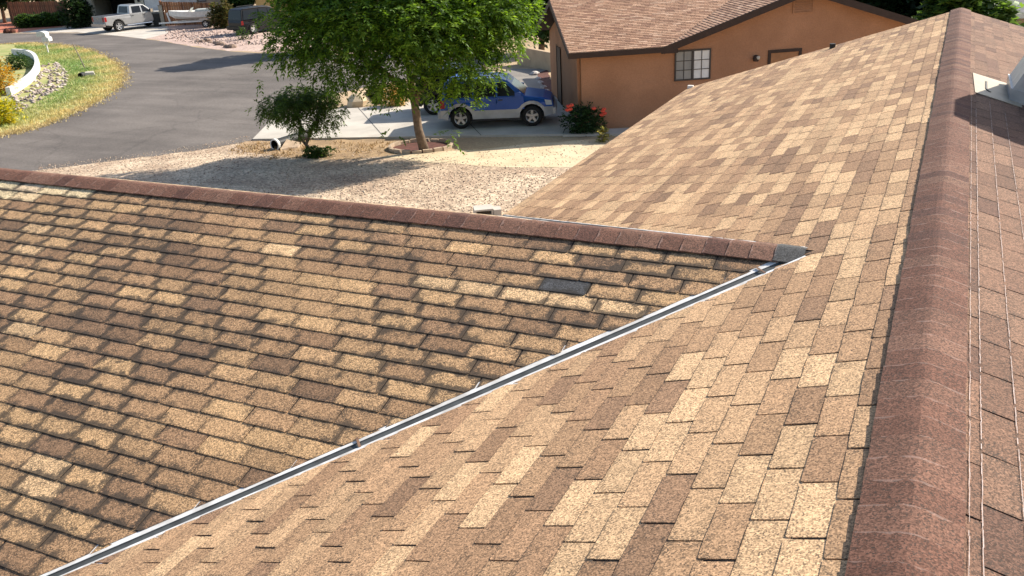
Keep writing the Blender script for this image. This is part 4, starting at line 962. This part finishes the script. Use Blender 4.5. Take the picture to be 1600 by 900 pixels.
def wheel(parent, x, y, r_, w_, side):
    mb = MB(); prof = [(r_*.62, -w_/2), (r_*.9, -w_/2), (r_*.98, -w_*.36), (r_, -w_*.2), (r_, w_*.2), (r_*.98, w_*.36), (r_*.9, w_/2), (r_*.62, w_/2), (r_*.62, -w_/2)]
    mb.lathe(prof, 'y', 22); o = mb.build('wheel', M_tyre, parent, True, loc=(x, y, r_))
    q = MB(); s_ = side; q.lathe([(r_*.63, s_*w_*.5), (r_*.60, s_*w_*.48), (r_*.53, s_*w_*.36), (r_*.52, s_*w_*.26)], 'y', 22)
    for k in range(5):
        a = 2*math.pi*k/5+.3; d = Vector((math.cos(a), 0, math.sin(a))); q.beam(d*r_*.08+Vector((0, s_*w_*.38, 0)), d*r_*.60+Vector((0, s_*w_*.44, 0)), .085*r_/.36, .035, (0, 1, 0))
    q.lathe([(r_*.17, s_*w_*.36), (r_*.15, s_*w_*.46), (.001, s_*w_*.47)], 'y', 12)
    q.build('rim', M_alloy, o); mb = MB(); mb.lathe([(r_*.60, s_*w_*.24), (.001, s_*w_*.22)], 'y', 16); mb.build('brake', M_trim, o)
def plate(mb, poly, yf, side, off=.006, t=.03):
    """flat panel lying on the car's side"""
    A = [(x, side*(yf(x, z)+off), z) for x, z in poly]; B = [(x, side*(yf(x, z)-t), z) for x, z in poly]; n = len(poly)
    mb.add(A+B, [tuple(range(n))]+[(i, i+n, (i+1) % n+n, (i+1) % n) for i in range(n)])
def suv(label, loc, rot, paint, lower, W=1.72, L0=-1.92, L1=1.98, wb=2.46, wr=.355, roofz=1.67, glass_pillar=None, rack=True):
    t = thing('parked_car', label, 'car', loc, rot); hw = W/2
    def yf(x, z):
        e = max(0, x-1.35)/.63; r_ = max(0, -1.5-x)/.45
        return hw-.13*e*e-.05*r_*r_-max(0, z-.98)*.22
    ax = wb/2; zs = .34
    low = [(L1-.02, zs+.05)]+[(L1, .55), (L1-.01, .74), (L1-.10, .87), (L1-.32, .965), (1.02, 1.06), (L0+.06, 1.04), (L0, .86), (L0-.02, .5), (L0+.02, zs+.04)]
    low = low+arch(-ax, wr+.07, zs)[::-1]+arch(ax, wr+.07, zs)[::-1]
    mb = MB(); shell(mb, low, yf, .06)
    cab = [(1.05, 1.03), (.42, roofz-.09), (.18, roofz-.015), (-.6, roofz), (L0+.38, roofz-.02), (L0+.20, roofz-.10), (L0+.05, 1.02)]
    shell(mb, cab, yf, .045); body = mb.build('body', paint, t)
    # windows, screens
    zb, zt = 1.07, roofz-.14
    def side_win(x0b, x0t, x1b, x1t): return [(x0b, zb), (x1b, zb), (x1t, zt), (x0t, zt)]
    for sd_ in (-1, 1):
        for q in (side_win(.80, .33, .08, .08), side_win(.02, .02, -.70, -.70), side_win(-.78, -.78, L0+.20, L0+.33)):
            m2 = MB(); plate(m2, q, yf, sd_); m2.build('window', M_glassd, t)
        for (x0, x1) in ((.98, .05), (.03, -.80)):       # doors: slightly proud skins with a handle
            m2 = MB(); q = [(x0, .62), (x0-.02, 1.035), (x1+.02, 1.035), (x1, .62)]
            plate(m2, q, yf, sd_, .007); d_ = m2.build('door', paint, t); m3 = MB(); plate(m3, [(x1+.20, .93), (x1+.06, .93), (x1+.06, .965), (x1+.20, .965)], yf, sd_, .03); m3.build('handle', M_trim, d_)
        m2 = MB(); zc = .62
        clad = [(L1-.04, .40), (L1-.01, .66), (ax+wr+.16, .66)]+[(ax+(wr+.17)*math.cos(a), .36+(wr+.17)*math.sin(a)) for a in np.linspace(.6, math.pi-.6, 8)]+[(ax-wr-.16, .62), (-ax+wr+.16, .62)]+[(-ax+(wr+.17)*math.cos(a), .36+(wr+.17)*math.sin(a)) for a in np.linspace(.6, math.pi-.6, 8)]+[(-ax-wr-.15, .66), (L0, .66), (L0+.0, .40)]+arch(-ax, wr+.072, .33)[::-1]+arch(ax, wr+.072, .33)[::-1]
        plate(m2, clad, yf, sd_, .020); m2.build('side_cladding', lower, t)
        for xw in (-ax, ax): wheel(t, xw, sd_*(hw-.12), wr, .23, sd_)
        m2 = MB(); m2.box(-.12, .10, -.05, .05, -.06, .08); m2.build('mirror', paint, t, loc=(.80, sd_*(hw+.10), 1.12)); 
        m2 = MB(); plate(m2, [(L1-.05, .70), (L1-.08, .86), (L1-.30, .90), (L1-.26, .72)], yf, sd_, .010); m2.build('headlight', M_headl, t)
        m2 = MB(); plate(m2, [(L0+.0, .72), (L0+.16, .72), (L0+.16, 1.0), (L0+.03, 1.0)], yf, sd_, .010); m2.build('tail_light', M_taill, t)
        if glass_pillar:
            m2 = MB(); plate(m2, [(L0+.02, .45), (L0+.20, .45), (L0+.28, 1.5), (L0+.12, 1.5)], yf, sd_, .014); m2.build('rear_pillar', glass_pillar, t)
        if rack: m2 = MB(); m2.tube([(.0, sd_*(hw-.22), roofz), (-.05, sd_*(hw-.22), roofz+.05), (-1.4, sd_*(hw-.22), roofz+.05), (-1.45, sd_*(hw-.22), roofz-.01)], .018, 6); m2.build('roof_rail', M_trim, t)
    def quad(name, pts, mt): m2 = MB(); m2.face(pts); m2.build(name, mt, t)
    nx, nz = .010, .008
    y0, y1 = hw-.13, hw-.24
    quad('windscreen', [(.985+nx, -y0, 1.09+nz), (.985+nx, y0, 1.09+nz), (.47+nx, y1, roofz-.155+nz), (.47+nx, -y1, roofz-.155+nz)], M_glassd)
    quad('rear_window', [(L0+.055, y0-.04, 1.09), (L0+.055, -y0+.04, 1.09), (L0+.175, -y1, roofz-.15), (L0+.175, y1, roofz-.15)], M_glassd)
    for nm, x0, x1, mt in (('front_bumper', L1-.10, L1+.09, lower), ('rear_bumper', L0-.11, L0+.08, lower)):
        m2 = MB(); P = [(x0, .36), (x1-.02, .36), (x1, .44), (x1-.01, .60), (x0, .62)] if x1 > 0 else [(x1, .36), (x0+.02, .36), (x0, .44), (x0+.01, .60), (x1, .62)]
        shell(m2, P, lambda x, z: hw-(.10 if x > 0 else .03), .04); m2.build(nm, mt, t)
    m2 = MB(); m2.box(L1-.02, L1+.006, -.45, .45, .66, .80); m2.build('grille', M_trim, t)
    m2 = MB(); m2.box(L0+.3, L1-.3, -hw+.2, hw-.2, .22, .40); m2.build('underbody', M_trim, t)
    return t
ang = math.radians(21.8); U2 = np.array([math.cos(ang), math.sin(ang), 0]); N2 = np.array([-math.sin(ang), math.cos(ang), 0])
mid = (bp(722, 204)+bp(832, 200.5))/2
suv('blue and silver four-wheel-drive parked on the driveway by the orange house', tuple(mid+N2*.80+np.array([0, 0, .07])), ang, M_blue, pmat('silver_cladding', (.43, .44, .455), rough=.4, metal=.2, scale=3, coat=.3))
rr_ = bp(678, 183)
suv('dark vehicle parked close behind the blue and silver one', tuple(rr_+N2*.85+U2*1.23+np.array([0, 0, .07])), ang, M_darkg, M_darkg, glass_pillar=M_beigep, rack=False)
aB = math.radians(26.6+50); rB = bp(397, 53.5); UB = np.array([math.cos(aB), math.sin(aB), 0]); NB_ = np.array([-math.sin(aB), math.cos(aB), 0])
suv('black four-wheel-drive parked on the pink gravel at the far side of the road', tuple(rB+UB*1.4+NB_*.86), aB, M_blackp, M_blackp, W=1.9, L0=-2.3, L1=2.35, wb=2.8, wr=.40, roofz=1.83)
def pickup(label, loc, rot):
    W, wb, wr = 2.0, 3.56, .42; hw = W/2; t = thing('pickup_truck', label, 'pickup truck', loc, rot); ax = wb/2
    def yf(x, z):
        e = max(0, x-2.2)/.7; return hw-.14*e*e-max(0, z-1.22)*.26
    zs = .48
    def arch2(cx, r_): return [(cx+r_*math.cos(a), .45+r_*math.sin(a)) for a in np.linspace(.06, math.pi-.06, 9)]
    low = [(2.78, .55), (2.86, .75), (2.84, 1.0), (2.70, 1.16), (2.3, 1.22), (1.35, 1.27), (-.60, 1.27), (-2.86, 1.26), (-2.90, .9), (-2.88, .6)]+arch2(-ax, wr+.10)[::-1]+arch2(ax, wr+.10)[::-1]
    mb = MB(); shell(mb, low, yf, .07)
    cab = [(1.45, 1.24), (.72, 1.84), (.50, 1.92), (-.35, 1.93), (-.58, 1.88), (-.72, 1.25)]; shell(mb, cab, yf, .06); mb.build('body', M_silver, t)
    mb = MB(); mb.box(-2.80, -.80, -hw+.16, hw-.16, 1.266, 1.272); mb.build('bed_floor', M_trim, t)
    for sd_ in (-1, 1):
        for q in ([(1.16, 1.30), (.45, 1.30), (.45, 1.80), (.66, 1.80)], [(.34, 1.30), (-.45, 1.30), (-.40, 1.80), (.34, 1.80)]):
            m2 = MB(); plate(m2, q, yf, sd_); m2.build('window', M_glassd, t)
        for x0, x1 in ((1.30, .41), (.39, -.60)):
            m2 = MB(); plate(m2, [(x0, .60), (x0, 1.235), (x1, 1.235), (x1, .60)], yf, sd_, .007); d_ = m2.build('door', M_silver, t); m3 = MB(); plate(m3, [(x1+.22, 1.10), (x1+.06, 1.10), (x1+.06, 1.14), (x1+.22, 1.14)], yf, sd_, .03); m3.build('handle', M_trim, d_)
        for xw in (-ax, ax): wheel(t, xw, sd_*(hw-.13), wr, .27, sd_)
        m2 = MB(); plate(m2, [(-2.885, .86), (-2.70, .88), (-2.72, 1.22), (-2.87, 1.22)], yf, sd_, .010); tl_ = m2.build('tail_light', M_taill, t)
        m3 = MB(); m3.box(-2.912, -2.89, sd_*.80-.09, sd_*.80+.09, .86, 1.20); m3.build('lens', M_taill, tl_)
        m2 = MB(); m2.box(-.10, .10, -.10, .10, -.12, .14); m2.build('mirror', M_chrome, t, loc=(1.12, sd_*(hw+.16), 1.36))
        m2 = MB(); m2.tube([(1.1, sd_*(hw+.02), .44), (-1.1, sd_*(hw+.02), .44)], .045, 8); m2.build('side_step', M_chrome, t)
        m2 = MB(); plate(m2, [(2.80, .86), (2.76, 1.06), (2.5, 1.10), (2.52, .9)], yf, sd_, .010); m2.build('headlight', M_headl, t)
    m2 = MB(); m2.box(-2.915, -2.885, -.70, .70, .72, 1.23); tg = m2.build('tailgate', pmat('shaded_silver', (.30, .30, .30), rough=.4, metal=.3), t); m3 = MB(); m3.box(-2.93, -2.916, -.10, .10, 1.08, 1.14); m3.build('handle', M_chrome, tg)
    m2 = MB(); m2.face([(-.735, .68, 1.33), (-.735, -.68, 1.33), (-.61, -.62, 1.82), (-.61, .62, 1.82)]); m2.build('rear_window', M_glassd, t)
    m2 = MB(); m2.face([(1.40, -.78, 1.30), (1.40, .78, 1.30), (.78, .68, 1.82), (.78, -.68, 1.82)]); m2.build('windscreen', M_glassd, t)
    m2 = MB(); m2.box(-3.05, -2.86, -.95, .95, .50, .70); m2.build('rear_bumper', M_chrome, t)
    m2 = MB(); m2.box(2.80, 2.95, -.90, .90, .50, .74); m2.build('front_bumper', M_chrome, t)
    m2 = MB(); m2.box(-2.5, 2.5, -.6, .6, .38, .52); m2.build('underbody', M_trim, t)
aP = math.radians(26.6+50); UP = np.array([math.cos(aP), math.sin(aP), 0]); NP = np.array([-math.sin(aP), math.cos(aP), 0])
pickup('silver crew-cab pickup truck parked on the far driveway', tuple(bp(187, 49.5)+UP*1.78+NP*.88), aP)

# boat on its trailer
ab = YAW+math.pi+.06; pb = bp(308, 43)
t = thing('boat_trailer', 'low grey boat trailer under the white boat', 'trailer', pb, ab)
mb = MB()
for s_ in (-.55, .55): mb.beam((-1.9, s_, .52), (1.3, s_, .52), .07, .10); mb.beam((1.3, s_, .52), (2.3, 0, .50), .07, .10)
mb.beam((2.3, 0, .50), (2.9, 0, .48), .08, .10)
for x in (-1.5, -.3, .9): mb.beam((x, -.55, .52), (x, .55, .52), .06, .06)
mb.build('frame', M_white, t)
mb = MB(); mb.beam((2.0, 0, .5), (2.15, 0, 1.25), .10, .16, (0, 1, 0)); mb.build('winch_post', M_white, t)
for s_ in (-.72, .72):
    for x in (-.9, ): wheel(t, x, s_, .30, .18, 1 if s_ > 0 else -1)
    mb = MB(); mb.beam((-1.3, s_, .68), (-.5, s_, .68), .24, .04); mb.build('mudguard', M_white, t)
boat = MB(); sec = []
for x, w_, zk, zg in ((-1.9, .72, .66, 1.28), (-1.0, .78, .63, 1.27), (0, .78, .63, 1.28), (.9, .62, .68, 1.32), (1.6, .34, .80, 1.38), (2.0, .03, 1.05, 1.42)):
    sec.append([(x, -w_, zg), (x, -w_*.86, zk+.22), (x, 0, zk), (x, w_*.86, zk+.22), (x, w_, zg), (x, w_*.9, zg-.02), (x, 0, zg-.10), (x, -w_*.9, zg-.02)])
boat.v = [tuple(p) for s_ in sec for p in s_]
for i in range(5): boat.f += [(i*8+j, i*8+(j+1) % 8, (i+1)*8+(j+1) % 8, (i+1)*8+j) for j in range(8)]
boat.f += [tuple(range(8))[::-1]]
bt = thing('boat', 'small white boat resting on the trailer by the board fence', 'boat', pb, ab); boat.build('hull', M_white, bt)
mb = MB(); mb.box(-1.5, -.2, -.55, .55, 1.25, 1.40); mb.add([(.3, -.5, 1.25), (.3, .5, 1.25), (.1, .42, 1.55), (.1, -.42, 1.55), (.36, -.5, 1.25), (.36, .5, 1.25)], [(0, 1, 2, 3), (4, 5, 2, 3)]); mb.build('seat_cover', pmat('grey_canvas', (.42, .44, .42), rough=.9), bt)
mb = MB(); mb.box(-2.25, -1.92, -.16, .16, .75, 1.55); mb.build('outboard', M_white, bt)

# ================================================================== FENCES AND HOUSES ACROSS THE ROAD
M_plank = [pmat('fence_board', (.30, .135, .06), (.22, .095, .045), rough=.9, scale=3, bump=.3), pmat('pale_fence_board', (.36, .17, .08), (.26, .12, .06), rough=.9, scale=3, bump=.3), pmat('dark_fence_board', (.20, .085, .04), rough=.9, scale=3, bump=.3)]
M_plank_old = [pmat('old_fence_board', (.16, .075, .04), (.10, .05, .03), rough=.9, scale=3, bump=.3), pmat('reddish_fence_board', (.20, .085, .045), rough=.9, scale=3, bump=.3)]
def fence(label, pa, pb_, h, wd, mats, taper=None):
    a, b = bp(*pa), bp(*pb_); d = b-a; L = np.linalg.norm(d[:2]); rz = math.atan2(d[1], d[0]); t = thing('board_fence', label, 'fence', a, rz)
    n = int(L/wd); protos = []
    for k in range(5):
        mb = MB(); e = rnd.uniform(-.03, .03); mb.prism([(0, .04), (wd-.02, .04), (wd-.02, h+e-.03), (wd-.045, h+e), (.025, h+e), (0, h+e-.03)], -.012+.006*(k % 2), .012+.006*(k % 2))
        o = mb.build('plank', mats[k % len(mats)], t); protos.append(o)
    for i in range(n):
        o = protos[i] if i < 5 else protos[rnd.randrange(5)].copy()
        if i >= 5: COL.objects.link(o); o.parent = t
        o.location = (i*L/n, 0, rnd.uniform(-.02, .02)); o.scale.z = 1 if not taper else 1-(taper*i/n)
    mb = MB()
    for z in (.4, h-.35): mb.beam((0, .05, z), (L, .05, z), .05, .09)
    mb.build('rail', mats[0], t)
    mb = MB(); mb.beam((-.06, .02, -.1), (-.06, .02, h+.08), .12, .12, (0, 1, 0)); mb.build('post', mats[0], t)
    mb = MB(); mb.beam((L+.06, .02, -.1), (L+.06, .02, (h+.08)*(1-(taper or 0))), .12, .12, (0, 1, 0)); mb.build('post', mats[0], t)
fence('old dark brown board fence behind the long hedge', (20, 36.5), (108, 37), 1.95, .30, M_plank_old)
fence('tall warm brown board fence behind the boat', (258, 41), (338, 38.5), 1.95, .22, M_plank, .12)
mb = MB(); a, b = bp(253, 41.5), bp(258, 41)
t = thing('gate_panel', 'narrow pale panel at the left end of the boat fence', 'panel', a, YAW); mb.box(0, .30, -.04, .04, 0, 1.65); mb.build('panel', pmat('pale_board', (.42, .36, .27), rough=.9), t); mb = MB(); mb.box(-.02, .32, -.05, .05, 1.652, 1.70); mb.build('cap', M_post, t)
def house(name, label, base, rz, w_, d_, h, wallm, roofm, pitch=.3, over=.5, ridge='x'):
    t = thing(name, label, 'house', base, rz); mb = MB(); mb.box(0, w_, 0, d_, -.3, h); mb.build('wall', wallm, t)
    mb = MB(); zr = h+.03+pitch*(d_/2+over); e = -over; z0 = h+.03
    for s_ in (0, 1):
        ys = (-over, d_/2) if s_ == 0 else (d_+over, d_/2); P = [(e, ys[0], z0), (w_+over, ys[0], z0), (w_+over, ys[1], zr), (e, ys[1], zr)]
        if s_: P = P[::-1]
        mb.add(P+[(x, y, z-.12) for x, y, z in P], [(0, 1, 2, 3), (7, 6, 5, 4), (0, 4, 5, 1), (1, 5, 6, 2), (2, 6, 7, 3), (3, 7, 4, 0)])
    rf = mb.build('roof', roofm, t)
    for gx in (.02, w_-.02): mb = MB(); mb.add([(gx, 0, h-.1), (gx, d_, h-.1), (gx, d_/2, zr-.15)], [(0, 2, 1) if gx < 1 else (0, 1, 2)]); mb.build('gable', wallm, t)
    mb = MB(); mb.beam((e, -over-.012, z0-.07), (w_+over, -over-.012, z0-.07), .025, .18); mb.build('fascia', M_white if name != 'pale_house' else M_trim, rf)
    return t
M_cream = pmat('cream_stucco', (.56, .52, .42), (.50, .46, .37), rough=.9, scale=2)
M_whitew = pmat('white_stucco', (.76, .74, .70), rough=.9, scale=2)
M_beigew = pmat('beige_stucco', (.52, .40, .29), rough=.9, scale=2)
M_yelloww = pmat('yellow_stucco', (.62, .42, .17), (.55, .36, .14), rough=.9, scale=2)
M_greyroof = pmat('grey_shingle_roof', (.20, .195, .20), (.15, .147, .152), rough=.95, scale=3, fine=.25, fscale=7)
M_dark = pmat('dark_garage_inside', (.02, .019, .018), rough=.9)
# garage house: opening between two cream pillars
bA = bp(140, 41); RZ = YAW; k_ = FPX/((bA-CAM)@CF); X = lambda px: (px-140)/k_
t = thing('pale_house', 'pale house across the road with a dark garage opening between cream pillars', 'house', bA, RZ)
w_ = X(231)
mb = MB(); mb.box(X(116), X(140), .4, 8, -.3, 2.7); mb.box(X(151), X(218), -.0, .12, 2.25, 2.7); mb.box(X(140), w_, 7, 8, -.3, 2.7); mb.box(X(140), X(141), .5, 7, -.3, 2.7); mb.box(w_-.1, w_, .5, 7, -.3, 2.7); mb.build('wall', M_cream, t)
for a, b in ((X(140), X(151)), (X(218), w_)):
    mb = MB(); mb.box(a, b, -.05, .5, -.3, 2.7); pl = mb.build('pillar', M_cream, t)
    mb = MB(); c_ = (a+b)/2; mb.lathe([(.02, 0), (.09, .02), (.11, .22), (.03, .3)], 'z', 8, (c_, -.16, 1.78)); mb.build('lamp', M_black, pl)
mb = MB(); mb.box(X(151)+.01, X(218)-.01, 4.0, 4.1, 0, 2.7); mb.box(X(141)+.02, w_-.12, .5, 6.9, 2.6, 2.69); mb.build('garage_back', M_dark, t)
mb = MB(); mb.add([(X(112), -.6, 2.75), (w_+.5, -.6, 2.75), (w_+.5, 4, 4.1), (X(112), 4, 4.1), (X(112), -.6, 2.62), (w_+.5, -.6, 2.62), (w_+.5, 4, 3.97), (X(112), 4, 3.97), (w_+.5, 8.6, 2.75), (X(112), 8.6, 2.75)], [(0, 1, 2, 3), (7, 6, 5, 4), (0, 4, 5, 1), (3, 2, 8, 9)]); mb.build('roof', M_greyroof, t)
bB = bp(232, 36); house('white_house', 'bright white house behind the boat fence', bB, YAW, (314-232)/18.2, 8, 2.6, M_whitew, M_greyroof)
bC = bp(316, 34); t = house('beige_house', 'beige house with a small dark window behind the boat fence', bC, YAW, 2.7, 7, 2.6, M_beigew, M_greyroof)
mb = MB(); mb.box(-.05, .66, -.03, .01, 1.62, 2.25); wn = mb.build('window', M_frame, t); mb = MB(); mb.face([(.0, -.034, 1.67), (.61, -.034, 1.67), (.61, -.034, 2.2), (.0, -.034, 2.2)]); mb.build('pane', M_pane_d, wn)
bD = bp(404, 33); house('yellow_house', 'sunlit yellow house behind the black vehicle', bD, YAW, 7.5, 8, 2.5, M_yelloww, M_greyroof)
bE = bp(1500, 62); zE_ = (bE-CAM)@CF
bE2 = bp(1548, 22, GZ+2.62); t = house('grey_roofed_house', 'neighbouring house with grey shingle roof beyond the far end of the ridge', (bE2[0], bE2[1], GZ), YAW, 12, 9, 2.6, M_beigew, M_greyroof, .32)
mb = MB(); mb.box(1.2, 3.0, -.03, .01, 1.2, 2.2); wn = mb.build('window', M_frame, t); mb = MB(); mb.face([(1.25, -.034, 1.25), (2.95, -.034, 1.25), (2.95, -.034, 2.15), (1.25, -.034, 2.15)]); mb.build('pane', M_pane_d, wn)
# black bin beside the fence
t = thing('wheeled_bin', 'black wheeled bin between the pickup truck and the boat fence', 'bin', bp(248, 41.5), YAW)
mb = MB(); mb.add([(-.26, -.28, .06), (.26, -.28, .06), (.26, .28, .06), (-.26, .28, .06), (-.33, -.36, 1.02), (.33, -.36, 1.02), (.33, .36, 1.02), (-.33, .36, 1.02)], [(0, 3, 2, 1), (0, 1, 5, 4), (1, 2, 6, 5), (2, 3, 7, 6), (3, 0, 4, 7), (4, 5, 6, 7)]); mb.build('bin_body', M_black, t)
mb = MB(); mb.prism([(-.36, 1.025), (.36, 1.025), (.36, 1.06), (.2, 1.12), (-.2, 1.12), (-.36, 1.06)], -.40, .38); mb.build('lid', M_trim, t)
for s_ in (-.27, .27): mb = MB(); mb.lathe([(.001, -.03), (.11, -.03), (.11, .03), (.001, .03)], 'y', 12); o = mb.build('wheel', M_tyre, t, loc=(s_, .30, .11)); o.rotation_euler = (0, 0, math.pi/2)
